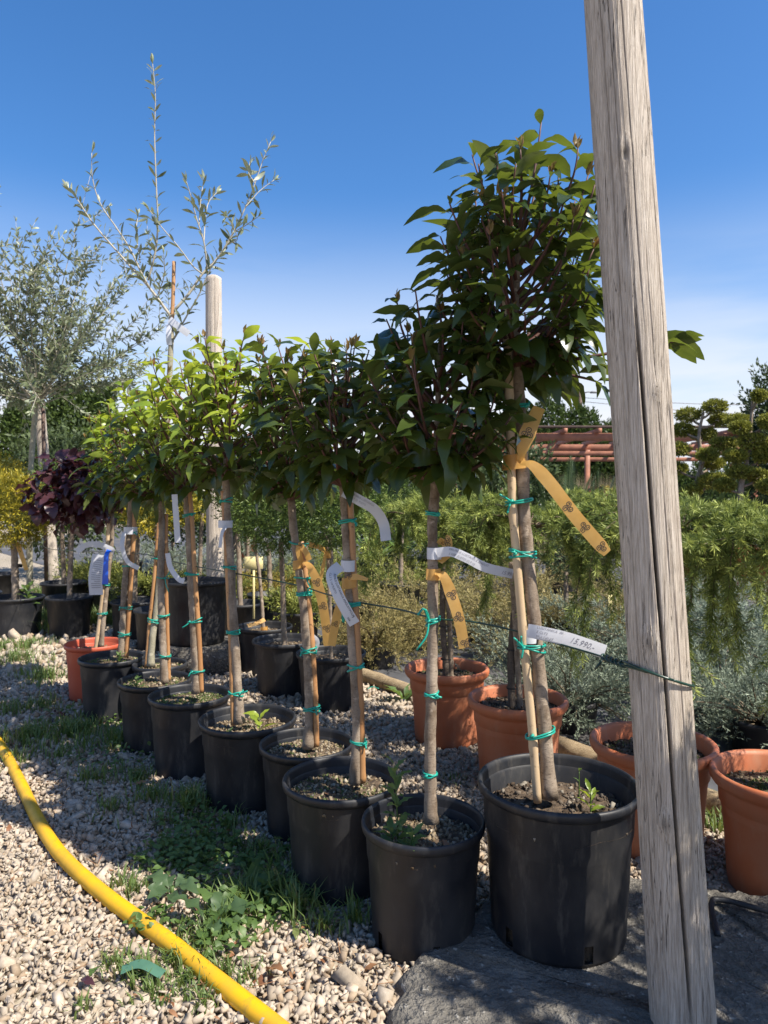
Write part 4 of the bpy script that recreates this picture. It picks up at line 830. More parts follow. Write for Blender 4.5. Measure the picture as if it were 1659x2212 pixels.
# ------------------------------------------------------------------ weeping cedars in terracotta pots
def cedar(key, label, seed, head, R, fall, stems, pm='terracotta', n_br=21, style='terra', group='weeping cedars in terracotta pots', pot_kw=None, hf=.34):
    x, y, D_, H_, zb = POT[key] if isinstance(key, str) else key; rng = R_(seed)
    root = thing('potted_weeping_cedar', label, 'potted tree', (x, y, zb), group)
    pot(root, key, M[pm], style, seed=seed, **(pot_kw or dict(soil=.055, crumbs=500, crumb='crumb_dark', moss=500)))
    for i, st in enumerate(stems):
        p, V, F = trunk_geo(st, .015 - .003 * i, .011 - .002 * i, seed + i); g = Geo(); g.add(V, F); g.build(('trunk', 'cane')[min(i, 1)], (M['bark_dark'], M['bark'])[min(i, 1)], root)
    head = np.array(head, float); tw = Geo(); P0, P1, tn = [], [], []
    for i in range(n_br):
        az = i * 2.39996 + rng.normal() * .25; r = R * (.45 + .6 * math.sqrt(rng.random())); hangs = rng.random() < hf; f = fall * (.35 + .75 * rng.random()) if hangs else .04 + .12 * rng.random(); rise = .02 + .08 * rng.random(); t = np.linspace(0, 1, 22); k0 = .3 if hangs else .45
        rr = r * np.sin(np.minimum(1, t * (1.6 if hangs else 1.15)) * math.pi / 2) + .04 * t; zz = rise * np.sin(np.minimum(1, t * 1.8) * math.pi * .7) - f * (np.clip(t - k0, 0, 1) / (1 - k0)) ** 1.4
        wob = rng.normal() * .5 * t; p = head + np.column_stack([rr * np.cos(az + wob * .5), rr * np.sin(az + wob * .5), zz]) + np.cumsum(rng.normal(size=(22, 3)) * .0035, 0)
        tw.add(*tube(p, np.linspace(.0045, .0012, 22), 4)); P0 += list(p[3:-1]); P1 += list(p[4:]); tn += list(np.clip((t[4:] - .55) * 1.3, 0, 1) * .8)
        T = nrm(np.gradient(p, axis=0))
        for k in range(2, 22):
            for s in range(2):
                if rng.random() < .3: continue
                hang = k / 21.0
                out = nrm(np.cross(T[k], (0, 0, 1.0)) * rng.choice((-1, 1)) * .7 + T[k] * .8 + np.array((0, 0, (.55 - .8 * hang) if hangs else .55)) + rng.normal(size=3) * .35); l = .04 + .06 * rng.random()
                q = bez(p[k], p[k] + out * l * .6, p[k] + out * l + (0, 0, -.015), 5); c = .25 + .75 * rng.random()
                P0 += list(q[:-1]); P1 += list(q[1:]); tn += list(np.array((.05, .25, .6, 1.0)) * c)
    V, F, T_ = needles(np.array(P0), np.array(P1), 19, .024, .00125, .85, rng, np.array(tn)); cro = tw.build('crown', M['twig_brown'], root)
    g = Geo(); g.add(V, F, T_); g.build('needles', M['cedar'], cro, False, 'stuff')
    for i, h in enumerate((.10, .24, .50)):
        c = at_height(smooth_path(stems[0], 40), stems[0][0][2] + h); tie_o = band(root, c + (.006, 0, 0), .026, .022, .006, 'black_tie', M['black_pot'])
    return root
def stem(key, top, dx=0.0, n=5, x0=0.0):
    x, y, D_, H_, zb = POT[key] if isinstance(key, str) else key; a = np.array((x + x0, y, zb + H_ - .06)); b = np.array(top, float); t = np.linspace(0, 1, n)[:, None]
    p = a * (1 - t) + b * t; p[:, 0] += dx * np.sin(t[:, 0] * math.pi); return p
h1 = (.285, 3.27, 1.00); h2 = (.60, 2.84, .985); h3 = (.965, 2.36, .98); h4 = (1.17, 2.06, .97)
cedar('O1', 'weeping cedar in the terracotta pot farthest from the post', 61, h1, .31, .42, [stem('O1', h1, -.02), stem('O1', (.27, 3.27, .8), .01, x0=.02)])
cedar('O2', 'weeping cedar in the terracotta pot directly behind the front laurel trunk', 62, h2, .34, .36, [stem('O2', h2, -.04, x0=-.02), stem('O2', (.49, 2.78, .85), 0, x0=.01)], pot_kw=dict(soil=.05, crumbs=900, crumb='crumb_dark'))
cedar('O3', 'weeping cedar in the terracotta pot half hidden by the post', 63, h3, .36, .44, [stem('O3', h3, -.01)], hf=.5)
cedar('O4', 'weeping cedar in the terracotta pot cut by the right edge', 64, h4, .32, .44, [stem('O4', h4, .02)], hf=.5, pot_kw=dict(soil=.06, crumbs=300, moss=2500))

# ------------------------------------------------------------------ generic needle shrubs
def simple_pot(root, x, y, D_, H_, m, zb=0.0, lip=True):
    R = D_ / 2; prof = [(R * .3, .002), (R * .8, .002), (R * .82, .01), (R * .92, H_ - .03), (R * .97, H_ - .026), (R, H_ - .012), (R * .97, H_), (R * .92, H_ - .01), (R * .88, H_ * .75), (R * .02, H_ * .77)]
    V, F = lathe(prof, 40, x, y, zb); g = Geo(); g.add(V, F); g.build('pot', m, root)
def juniper(x, y, R, H, m, label, seed, n_br=30, per=7, ln=.02, pot_d=.26, pot_h=.2, group='spreading junipers on the fabric', flat=.5):
    rng = R_(seed); root = thing('potted_juniper', label, 'shrub', (x, y, 0), group); simple_pot(root, x, y, pot_d, pot_h, M['black_pot'])
    c = np.array((x, y, pot_h - .03)); tw = Geo(); P0, P1, tn = [], [], []
    for i in range(n_br):
        az = i * 2.39996 + rng.normal() * .2; el = -.30 + 1.0 * rng.random() ** .9; l = (R * math.cos(el) * (.75 if el < 0 else 1) + H * math.sin(max(el, 0))) * (.65 + .45 * rng.random())
        d = np.array((math.cos(az) * math.cos(el), math.sin(az) * math.cos(el), math.sin(el))); p = bez(c, c + d * l * .5 + (0, 0, .09), c + d * l + (0, 0, -.01), 12) + np.cumsum(rng.normal(size=(12, 3)) * .004, 0)
        tw.add(*tube(p, np.linspace(.005, .0015, 12), 4)); T = nrm(np.gradient(p, axis=0)); P0 += list(p[2:-1]); P1 += list(p[3:]); tn += [.4] * 9
        for k in range(2, 12):
            for s in range(3):
                o_ = nrm(T[k] * .9 + rng.normal(size=3) * .6 + np.array((0, 0, .45))); l2 = .05 + .08 * rng.random(); q = bez(p[k], p[k] + o_ * l2 * .5, p[k] + o_ * l2 + (0, 0, .015), 4)
                P0 += list(q[:-1]); P1 += list(q[1:]); b = rng.random(); tn += [b * .3, b * .6, b]
    V, F, T_ = needles(np.array(P0), np.array(P1), per, ln, ln * .11, .6, rng, np.array(tn)); cr = tw.build('crown', M['twig_brown'], root)
    g = Geo(); g.add(V, F, T_); g.build('needles', M[m], cr, False, 'stuff'); return root
J = [  # column, row of the pot base on the ground, spread, height, colour, words
    (1235, 1575, .36, .30, 'juniper_blue', 'blue grey juniper between the two middle terracotta pots'),
    (1370, 1480, .40, .32, 'juniper_blue', 'blue grey juniper right behind the price tag wire twist'),
    (1560, 1570, .40, .34, 'juniper_blue', 'blue grey juniper right of the post, nearest the terracotta pots'),
    (1700, 1520, .42, .36, 'juniper_blue', 'blue grey juniper cut by the right edge, above the last pot'),
    (1560, 1440, .42, .42, 'juniper_blue', 'upright tipped blue juniper right of the post at wire height'),
    (1690, 1385, .42, .34, 'juniper_blue', 'dark blue juniper under the right hanging cedar'),
    (1500, 1345, .42, .34, 'juniper_blue', 'small blue juniper just right of the post under the cedar fringe'),
    (1250, 1440, .42, .30, 'juniper_gold', 'bronze gold juniper behind the price tag'),
    (1130, 1430, .40, .28, 'juniper_gold', 'bronze gold juniper behind the second terracotta pot'),
    (1360, 1370, .42, .30, 'juniper_gold', 'bronze gold juniper left of the post below the yellow label'),
    (1040, 1385, .42, .30, 'juniper_gold', 'bronze gold juniper between the two left cedar crowns'),
    (900, 1400, .40, .30, 'juniper_gold', 'bronze gold juniper left of the farthest terracotta pot'),
    (815, 1440, .30, .28, 'juniper_gold', 'dull bronze juniper in a small black pot by the edging log'),
    (955, 1330, .46, .32, 'juniper_gold', 'bronze green juniper behind the farthest cedar trunk'),
    (850, 1320, .45, .34, 'juniper_green', 'yellow green juniper behind the dull bronze one'),
    (765, 1335, .45, .38, 'juniper_green', 'yellow green juniper behind the printed name tag'),
    (850, 1262, .5, .36, 'juniper_green', 'yellow green juniper in the back row, right of the name tag tree'),
    (760, 1262, .5, .36, 'juniper_green', 'yellow green juniper in the back row behind the name tag tree'),
    (680, 1300, .45, .32, 'juniper_green', 'green juniper behind the orange ribbon trunk'),
    (585, 1330, .34, .30, 'juniper_yellow', 'golden yellow juniper below the pale yellow label'),
    (640, 1258, .5, .36, 'juniper_blue', 'blue juniper behind the pale yellow label'),
    (540, 1262, .5, .34, 'juniper_blue', 'blue juniper left of the pale yellow label'),
    (390, 1262, .5, .40, 'juniper_blue', 'blue juniper between the big grey pot and the pale laurel trunk'),
    (300, 1270, .5, .40, 'juniper_blue', 'blue juniper behind the laurel in front of the red pot'),
    (960, 1230, .5, .36, 'juniper_green', 'green juniper in the back row under the left cedar crown'),
    (1640, 1625, .40, .30, 'juniper_blue', 'low blue juniper between the half hidden and the right terracotta pots'),
    (1470, 1500, .42, .34, 'juniper_blue', 'blue grey juniper whose branches spread behind the post foot'),
    (1620, 1480, .44, .38, 'juniper_blue', 'middle blue juniper of the carpet right of the post'),
    (1150, 1300, .45, .28, 'juniper_gold', 'bronze juniper in the back row under the second cedar'),
]
for i, (px, py, R, H, m, lab) in enumerate(J):
    z = CAM_H * FPX / (py - HY); q = P(px, py, z); near = z < 5.5
    juniper(q[0], z, R * 1.35, H * .85, m, lab, 200 + i, 46 if near else 30, 7 if near else 5, .019 if near else .026, .26, .15)

# ------------------------------------------------------------------ standards with clipped needle crowns
def ball_needles(cen, rad, n, ln, wd, rng, shell=.55, bumps=0.12):
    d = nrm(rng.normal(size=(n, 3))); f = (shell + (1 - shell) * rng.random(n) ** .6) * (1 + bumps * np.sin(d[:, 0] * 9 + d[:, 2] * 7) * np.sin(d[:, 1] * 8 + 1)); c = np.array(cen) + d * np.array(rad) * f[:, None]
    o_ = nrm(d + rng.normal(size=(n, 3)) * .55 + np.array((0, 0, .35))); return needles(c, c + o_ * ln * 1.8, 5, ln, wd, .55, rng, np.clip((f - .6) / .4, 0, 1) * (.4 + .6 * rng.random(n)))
def standard(x, y, pot_d, pot_h, tr_h, rad, m, label, seed, n=1500, ln=.028, pm='black_pot', dx=0.0, tr_r=.017, cat='potted tree', bark='bark', group='clipped conifer standards behind the row', zb=0.0, cy=0.0, key=None, soil=True):
    rng = R_(seed); root = thing('potted_conifer_standard', label, cat, (x, y, zb), group)
    if key: pot(root, key, M['black_pot'], 'black', soil=.05, crumbs=250, seed=seed)
    else: simple_pot(root, x, y, pot_d, pot_h, M[pm], zb)
    top = np.array((x + dx, y + cy, tr_h)); p, V, F = trunk_geo([(x, y, zb + pot_h * .74), (x + dx * .4, y + cy * .5, (zb + pot_h + tr_h) / 2), top], tr_r, tr_r * .75, seed); g = Geo(); g.add(V, F); tk = g.build('trunk', M[bark], root)
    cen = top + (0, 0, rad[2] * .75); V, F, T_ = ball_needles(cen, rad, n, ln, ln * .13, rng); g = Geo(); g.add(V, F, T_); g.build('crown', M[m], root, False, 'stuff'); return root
tJ = standard(*POT['J'][:4], .86, (.25, .25, .24), 'thuja', 'conifer standard with straight pale trunk behind the orange ribbon laurel', 301, 1700, key='J', dx=-.02)
tK = standard(*POT['K'][:4], .90, (.2, .2, .2), 'thuja', 'conifer standard in the black pot catching the orange ribbon ends', 302, 1300, key='K', dx=-.02, tr_r=.011)
band(tK, (POT['K'][0] - .018, POT['K'][1], .80), .018, .018, .04, 'ribbon_band', M['ribbon']); ribbon(tK, [P(703, 1190, 3.76), P(690, 1182, 3.74), P(668, 1176, 3.74)], (0, .1, 1), .03, []); ribbon(tK, [P(703, 1195, 3.76), P(698, 1225, 3.74), P(690, 1262, 3.74)], (1, 0, .2), .03, [], [(0, .5), (.5, .8), (1, .6)])
tL = standard(*POT['Lp'][:4], .92, (.22, .22, .22), 'thuja', 'slim conifer standard with an orange ribbon at its foot', 303, 1300, key='Lp', dx=-.07, tr_r=.012)
band(tL, (POT['Lp'][0], POT['Lp'][1], .27), .022, .022, .025, 'ribbon_band', M['ribbon']); ribbon(tL, [P(572, 1338, 4.5), P(555, 1346, 4.45), P(535, 1352, 4.4)], (0, .6, .6), .03, [])
paper_tag(tL, [P(553, 1140, 4.3), P(570, 1160, 4.3), P(596, 1178, 4.3)], .035)
tI = standard(*POT['I'][:4], .80, (.27, .27, .27), 'thuja_gold', 'golden conifer standard in the black pot at the left edge', 304, 2400, .034, key='I', dx=-.02, tr_r=.03)
weed(tI, (-2.82, 5.68, .22), .16, 12, .11, 15); band(tI, (-2.96, 5.8, .55), .034, .034, .025, 'black_tie', M['black_pot']); band(tI, (-2.95, 5.8, .34), .034, .034, .025, 'black_tie', M['black_pot'])
ribbon(tI, [(-2.96, 5.76, .75), (-2.92, 5.74, .70), (-2.86, 5.74, .52)], (1, 0, .2), .05, [], [(0, .4), (.4, 1), (1, .8)])
BG = [(-3.55, 6.3, .36, .27, .92, .30, 'thuja_gold', 'golden conifer standard half cut by the left edge, behind the first'), (-4.1, 7.6, .36, .3, 1.0, .34, 'thuja_gold', 'topmost golden conifer crown at the left edge'),
      (-2.55, 7.4, .4, .32, .95, .33, 'thuja_gold', 'golden conifer standard behind the purple crown'), (-2.25, 6.4, .38, .3, .95, .28, 'thuja', 'green conifer standard behind the red pot'),
      (-1.95, 5.6, .36, .3, .92, .26, 'thuja', 'green conifer standard right of the red pot, in the second row'), (-1.62, 5.2, .38, .3, .9, .25, 'thuja_gold', 'golden green conifer standard left of the big grey pot'),
      (-1.75, 6.8, .4, .3, .95, .3, 'thuja_gold', 'golden conifer standard behind the pale laurel trunk'), (-.95, 6.0, .4, .3, .9, .28, 'thuja', 'green conifer standard behind the big grey pot'),
      (-.25, 5.4, .38, .3, .9, .24, 'thuja', 'green conifer standard behind the name tag laurel'), (-3.1, 8.6, .42, .34, 1.0, .36, 'thuja', 'green conifer standard beside the slim left post'),
      (-.9, 8.2, .44, .34, 1.0, .34, 'thuja_gold', 'golden conifer standard far behind the cane left laurel'),
      (-2.9, 6.5, .40, .34, .98, .27, 'thuja', 'green conifer standard between the golden edge tree and the slim post'), (-2.5, 5.7, .36, .32, .95, .22, 'thuja', 'green conifer standard left of the red pot'),
      (-2.2, 7.3, .40, .34, 1.0, .28, 'thuja', 'green conifer standard two rows behind the red pot'), (-1.45, 7.6, .42, .34, 1.0, .30, 'thuja', 'green conifer standard far behind the mossy pot laurel'),
      (-.5, 6.9, .40, .32, .95, .28, 'thuja', 'green conifer standard far behind the straight pale trunk'), (.15, 6.6, .40, .32, .92, .28, 'thuja', 'green conifer standard far behind the weedy pot laurel'), (-1.1, 5.5, .36, .3, .95, .22, 'thuja', 'green conifer standard just behind the rear post')]
for i, (x, y, pd, phh, th, r, m, lab) in enumerate(BG): standard(x, y, pd, phh, th, (r, r, r * .9), m, lab, 320 + i, 1300, .034, tr_r=.022, dx=.03 * (-1) ** i)
# big pot on a block, front of the second post
bx, by = -1.20, 4.58
V, F = box((bx + .02, by, .09), (.42, .40, .18), .1, .012); g = Geo(); g.add(V, F); tag(g.build('concrete_block', M['concrete']), 'low concrete block carrying the big grey pot', 'block')
root = thing('large_pot', 'big dusty grey black pot on a block in front of the rear post', 'pot', (bx, by, .18)); pot(root, (bx, by, .432, .395, .181), M['black_pot'], 'black', soil=.05, crumbs=250, crumb='crumb_dark', seed=90)
EMP = [(-2.05, 6.0, .36, .30), (-1.8, 6.05, .34, .28), (-2.5, 6.6, .36, .3), (-3.0, 7.2, .38, .3), (-2.75, 6.9, .36, .3), (-1.35, 5.9, .36, .28), (-.62, 5.1, .34, .3)]
WORDS = ['low shrub in a black pot behind the red pot', 'low shrub in a black pot at the end of the dark rear row', 'low shrub in a black pot behind the slim left post', 'low shrub in a black pot far left of the rear row', 'low shrub in a black pot, second of the far left rear row', 'low shrub in a black pot left of the rear post', 'low shrub in a black pot right of the big grey pot']
for i, (x, y, d, h) in enumerate(EMP): juniper(x, y, .2, .16, 'juniper_green', WORDS[i], 400 + i, 14, 5, .03, d, h, 'black pots in the rear rows')
standard(1.17, 4.62, .27, .34, .62, (.12, .12, .12), 'shrub_dark', 'small dark shrub in a sunlit black pot under the cedar fringe', 415, 500, group='black pots in the rear rows')

# pale plant labels on stakes
def plant_label(px, py, z, w, h, rot, label, stake=.25):
    c = P(px, py, z); root = thing('plant_label', label, 'plant label', (c[0], c[1], c[2] - stake), 'pale yellow plant labels')
    V, F = box(c, (w, .004, h), rot, .0015); g = Geo(); g.add(V, F); g.build('card', M['yellow_label'], root)
    V, F = box((c[0], c[1] + .004, c[2] - h / 2 - stake / 2 + .01), (.014, .003, stake), rot, .001); g = Geo(); g.add(V, F); g.build('stake', M['yellow_label'], root)
plant_label(548, 1216, 4.9, .125, .085, .1, 'pale yellow plant label standing behind the laurel with a left cane', .35)
plant_label(1318, 1302, 4.4, .06, .10, .9, 'pale yellow plant label left of the post, seen edge on', .2)

# ------------------------------------------------------------------ far background
def strap_plant(x, y, h, n, m, label, seed, pot_d=.34, pot_h=.3, wd=.03, droop=.5, cat='potted plant', pm='black_pot', pinnate=False):
    rng = R_(seed); root = thing('strap_leaf_plant' if not pinnate else 'potted_cycad', label, cat, (x, y, 0)); simple_pot(root, x, y, pot_d, pot_h, M[pm]); c = np.array((x, y, pot_h))
    g = Geo()
    for i in range(n):
        az = i * 2.4; el = .6 + .85 * rng.random(); d = np.array((math.cos(az) * math.cos(el), math.sin(az) * math.cos(el), math.sin(el))); l = h * (.7 + .5 * rng.random()); p = bez(c, c + d * l * .6, c + d * l + (0, 0, -droop * l * math.cos(el)), 10)
        if not pinnate:
            V, F, _, _ = strip(p[::3], nrm(np.cross(d, (0, 0, 1))) , wd, None, 12, [(0, .6), (.4, 1), (1, .05)]); g.add(V, F)
        else:
            T = nrm(np.gradient(p, axis=0)); side = nrm(np.cross(d, (0, 0, 1))); g.add(*tube(p, .004, 4)); a = smooth_path(p, 40)[4:]
            for sg in (-1, 1):
                e = nrm(side * sg + T[5] * .6 + (0, 0, .25)); P0 = a; P1 = a + e * .13 * np.sin(np.linspace(.35, 2.9, len(a)))[:, None]; w = T[5] * .008
                VV = np.stack([P0 - w, P0 + w, P1], 1).reshape(-1, 3); g.add(VV, np.arange(len(VV)).reshape(-1, 3))
    g.build('leaves', M[m], root, True, 'stuff')
strap_plant(-.12, 8.8, .85, 26, 'flax', 'strap leaved plant in a black pot above the name tag', 501, wd=.05)
strap_plant(.25, 9.4, .8, 24, 'flax', 'strap leaved plant right of the one above the name tag', 502, wd=.05)
strap_plant(.62, 9.6, .95, 26, 'flax', 'tall strap leaved plant left of the front trunk, far back', 503, wd=.05)
strap_plant(2.05, 8.2, 1.0, 26, 'palm', 'dark cycad with stiff feathery fronds left of the post', 504, pot_d=.45, pot_h=.45, pinnate=True, droop=.2)
strap_plant(2.45, 8.4, .95, 24, 'palm', 'dark cycad nearest the post on its left side', 505, pot_d=.45, pot_h=.42, pinnate=True, droop=.2)
def shrub(x, y, rad, zc, m, label, seed, n=900, ln=.05, name='shrub', cat='shrub', trunk=True, group=None, pm=None, z0=0.0):
    rng = R_(seed); root = thing(name, label, cat, (x, y, z0), group)
    if pm: simple_pot(root, x, y, max(.35, rad[0] * .9), .38, M[pm])
    p, V, F = trunk_geo([(x, y, (.28 if pm else z0)), (x + .02, y, zc * .5 + z0 * .5), (x, y, zc)], .03, .02, seed); g = Geo(); g.add(V, F); g.build('trunk', M['bark'], root)
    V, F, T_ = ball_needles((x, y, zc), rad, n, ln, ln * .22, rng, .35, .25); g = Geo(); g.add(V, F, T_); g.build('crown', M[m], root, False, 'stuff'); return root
shrub(1.05, 7.6, (.38, .38, .55), .85, 'shrub_dark', 'dark leafy shrub behind the left cedar crown', 510, 1400, .06)
shrub(1.55, 8.8, (.5, .5, .75), 1.1, 'shrub_dark', 'taller dark leafy shrub just right of the front trunk', 511, 1500, .07)
shrub(1.35, 10.2, (.35, .35, .4), .95, 'shrub_red', 'red flowered shrub behind the dark shrubs', 512, 700, .06)
shrub(.1, 11.0, (.7, .7, .7), .9, 'shrub_dark', 'round dark shrub above the strap leaved plants', 513, 1500, .07)
shrub(-.9, 10.5, (.6, .6, .7), .9, 'hedge', 'green shrub behind the golden far standard', 514, 1300, .07)
shrub(-2.2, 10.5, (.7, .7, .8), 1.0, 'shrub_dark', 'dark shrub behind the purple crown', 515, 1300, .07)
shrub(-4.4, 10.0, (.8, .8, .9), 1.2, 'shrub_dark', 'grey green shrub at the far left behind the olive', 516, 1500, .08)
shrub(-3.4, 11.5, (.7, .7, .8), 1.1, 'hedge', 'green shrub behind the slim left post', 517, 1300, .08)
for i, (x, y, pd) in enumerate(((-2.35, 12.2, .42), )):
    r = thing('terracotta_pot', 'terracotta pot far behind the laurel with a left cane', 'pot', (x, y, 0)); simple_pot(r, x, y, pd, .40, M['terracotta']); V, F, T_ = ball_needles((x, y, .6), (.25, .25, .25), 500, .06, .012, R_(520)); g = Geo(); g.add(V, F, T_); g.build('plant', M['shrub_dark'], r, False, 'stuff')
# sales bench with bright little pots
bxx = 3.4; root = thing('plant_bench', 'long grey plant bench far behind the cycads', 'bench', (bxx, 13, 0))
V, F = box((bxx, 13, .78), (2.6, .9, .05), 0, .006); g = Geo(); g.add(V, F); g.build('bench_top', M['grey_plastic'], root)
for sx_ in (-1.15, 0, 1.15):
    for sy_ in (-.35, .35):
        V, F = box((bxx + sx_, 13 + sy_, .38), (.06, .06, .75), 0, .004); g = Geo(); g.add(V, F); g.build('leg', M['metal'], root)
rng = R_(530); cols = ['shrub_red', 'juniper_yellow', 'hedge', 'shrub_red', 'shrub_dark', 'hedge']
for i in range(10):
    x = 2.2 + i * .26; y = 12.75 + .25 * (i % 2); r = thing('bedding_plant', ['white potted bedding plant', 'grey potted bedding plant'][i % 2] + ', number %s from the left on the far bench' % ('one two three four five six seven eight nine ten'.split()[i]), 'potted plant', (x, y, .805), 'bedding plants on the far bench')
    simple_pot(r, x, y, .2, .18, M['white_thing' if i % 2 == 0 else 'grey_plastic'], .806); V, F, T_ = ball_needles((x, y, 1.08), (.14, .14, .15), 220, .05, .012, rng); g = Geo(); g.add(V, F, T_); g.build('plant', M[cols[i % 6]], r, False, 'stuff')
# tall dry grasses in front of the timber frame
g = Geo(); rng = R_(531); n = 2600; bs = np.column_stack([1.6 + 3.4 * rng.random(n), 13.8 + .8 * rng.random(n), np.zeros(n)]); hh = .9 + .75 * rng.random(n); tp_ = bs + np.column_stack([rng.normal(size=n) * .12, rng.normal(size=n) * .12, hh]); s_ = np.array((.008, 0, 0))
VV = np.stack([bs - s_, bs + s_, tp_], 1).reshape(-1, 3); g.add(VV, np.arange(len(VV)).reshape(-1, 3)); o = g.build('dry_grasses', M['dry_grass'], None, False, 'stuff'); o['label'] = 'band of tall dry beige grasses in front of the red timber frame'; o['category'] = 'grass'
# red stained timber frame
root = thing('timber_shade_frame', 'red stained timber shade frame with slatted roof behind the nursery', 'pergola', (5.5, 15.5, 0))
for x in np.arange(.9, 16, 4.2):
    for y in (15.0, 18.0):
        V, F = box((x, y, 1.15), (.11, .11, 2.3), 0, .006); g = Geo(); g.add(V, F); g.build('upright', M['timber'], root)
for y, z, h, m in ((14.93, 2.36, .16, 'timber'), (18.07, 2.36, .16, 'timber'), (14.93, 2.02, .09, 'timber'), (18.0, 2.06, .1, 'timber'), (14.8, 2.56, .05, 'timber_dark')):
    V, F = box((8.2, y, z), (15, .07, h), 0, .005); g = Geo(); g.add(V, F); g.build('beam', M[m], root)
for x in np.arange(.9, 16, .7):
    V, F = box((x, 16.5, 2.47), (.07, 3.8, .09), 0, .004); g = Geo(); g.add(V, F); g.build('rafter', M['timber'], root)
for x in np.arange(.9, 15, 2.1):
    p = np.array(((x + .05, 15.0, 1.75), (x + .6, 15.0, 2.3))); V, F = tube(p, .045, 4); g = Geo(); g.add(V, F); g.build('brace', M['timber'], root)
# far hedges, lamp post, wires, conifer
def hedge(name, x0, x1, y, h, label, seed, n, dep=2.0, m='hedge', ln=.16):
    rng = R_(seed); root = thing(name, label, 'hedge', ((x0 + x1) / 2, y, 0)); k = 1 + .13 * np.sin(rng.random(n) * 50); x = x0 + (x1 - x0) * rng.random(n); top = h * (.86 + .08 * np.sin(x * 1.1 + seed) + .05 * np.sin(x * 3.7) + .03 * np.sin(x * 9)); z = top * rng.random(n) ** .6; yy = y - dep * .5 * np.sqrt(np.clip(1 - (z / (top + .01)) ** 4, 0, 1)) + rng.random(n) * .6
    c = np.column_stack([x, yy, z]); o_ = nrm(np.column_stack([rng.normal(size=n) * .6, -.6 + rng.normal(size=n) * .5, .8 + rng.normal(size=n) * .4])); V, F, T_ = needles(c, c + o_ * ln * 1.6, 4, ln, ln * .2, .6, rng, rng.random(n)); g = Geo(); g.add(V, F, T_); g.build('foliage', M[m], root, False, 'stuff')
    V, F = box(((x0 + x1) / 2, y + .35, h * .4), (x1 - x0, .5, h * .75), 0, .05); g = Geo(); g.add(V, F, .1); g.build('inner_branches', M[m], root)
hedge('far_hedge', 3, 11.2, 32, 5.6, 'tall clipped green hedge behind the timber frame', 540, 12000, 2.2)
hedge('far_hedge', -13.6, -9.6, 26, 5.4, 'tall green hedge behind the left olive tree', 541, 7000)
hedge('far_hedge', -9.4, 4.0, 30, 3.4, 'low distant hedge behind the laurel row', 542, 7000)
hedge('far_hedge', -60, 70, 60, 4.2, 'long distant tree line closing the horizon', 543, 9000, 3, 'hedge', .4)
root = thing('street_lamp', 'distant street lamp above the hedge left of the post', 'street lamp', (10.4, 38, 0)); V, F = tube(np.array(((10.4, 38, 0), (10.4, 38, 6.7))), np.array((.14, .10)), 10); g = Geo(); g.add(V, F); g.build('pole', M['timber_dark'], root)
V, F = tube(np.array(((10.4, 38, 6.6), (10.8, 38, 6.7), (11.0, 38, 6.7))), .04, 6); g = Geo(); g.add(V, F); g.build('arm', M['metal'], root); V, F = box((11.15, 38, 6.68), (.45, .2, .1), 0, .02); g = Geo(); g.add(V, F); g.build('lamp_head', M['metal'], root)
for i, (z0, z1, lab) in enumerate(((6.4, 7.6, 'upper overhead wire crossing the sky right of the post'), (6.2, 6.4, 'lower overhead wire crossing the sky right of the post'))):
    t = np.linspace(0, 1, 20)[:, None]; p = np.array((10.4, 38, z0)) * (1 - t) + np.array((40, 40, z1 + 1)) * t; p[:, 2] -= 1.2 * np.sin(t[:, 0] * math.pi); g = Geo(); g.add(*tube(p, .014, 5)); tag(g.build('overhead_wire', M['timber_dark']), lab, 'wire', 'overhead wires')
shrub(7.75, 14.2, (.6, .6, 1.75), 2.0, 'shrub_dark', 'tall dark conifer at the right edge behind the cloud trees', 550, 2600, .09, 'conifer_tree', 'tree')
# cloud pruned trees in red pots
def cloud_tree(z, pads, trunk, label, seed, pot_px, extra_stems=()):
    rng = R_(seed); x0 = (pot_px - HX) / FPX * z; root = thing('cloud_pruned_tree', label, 'potted tree', (x0, z, 0), 'cloud pruned trees in red pots'); simple_pot(root, x0, z, .62, .55, M['red_pot'])
    tpts = [np.array((x0, z, .42))] + [P(a, b, z) for a, b in trunk]; tp_ = smooth_path(tpts, 30); g = Geo(); g.add(*tube(tp_, np.linspace(.04, .015, 30), 8)); g.build('trunk', M['bark'], root)
    for a, b, w, h in pads:
        c = P(a, b, z) + (0, (rng.random() - .5) * .5, 0); q = at_height(tp_, c[2] - .12); g = Geo(); g.add(*tube(bez(q, (q + c) / 2 - (0, 0, .05), c, 8), np.linspace(.018, .009, 8), 6)); br = g.build('branch', M['bark'], root)
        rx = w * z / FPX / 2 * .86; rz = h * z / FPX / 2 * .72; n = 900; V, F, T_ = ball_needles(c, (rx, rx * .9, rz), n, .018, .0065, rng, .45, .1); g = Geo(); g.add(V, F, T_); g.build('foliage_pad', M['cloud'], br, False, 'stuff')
cloud_tree(8.6, [(1500, 893, 60, 34), (1540, 880, 55, 34), (1565, 905, 50, 30), (1490, 925, 50, 34), (1535, 935, 62, 32), (1470, 970, 60, 36), (1545, 962, 60, 34), (1508, 985, 50, 30), (1475, 1010, 55, 32), (1555, 1000, 50, 30), (1530, 1040, 70, 40), (1490, 1060, 46, 30)], [(1505, 1060), (1515, 1000), (1510, 940), (1520, 890)], 'cloud pruned tree in a red pot nearest the post', 601, 1520)
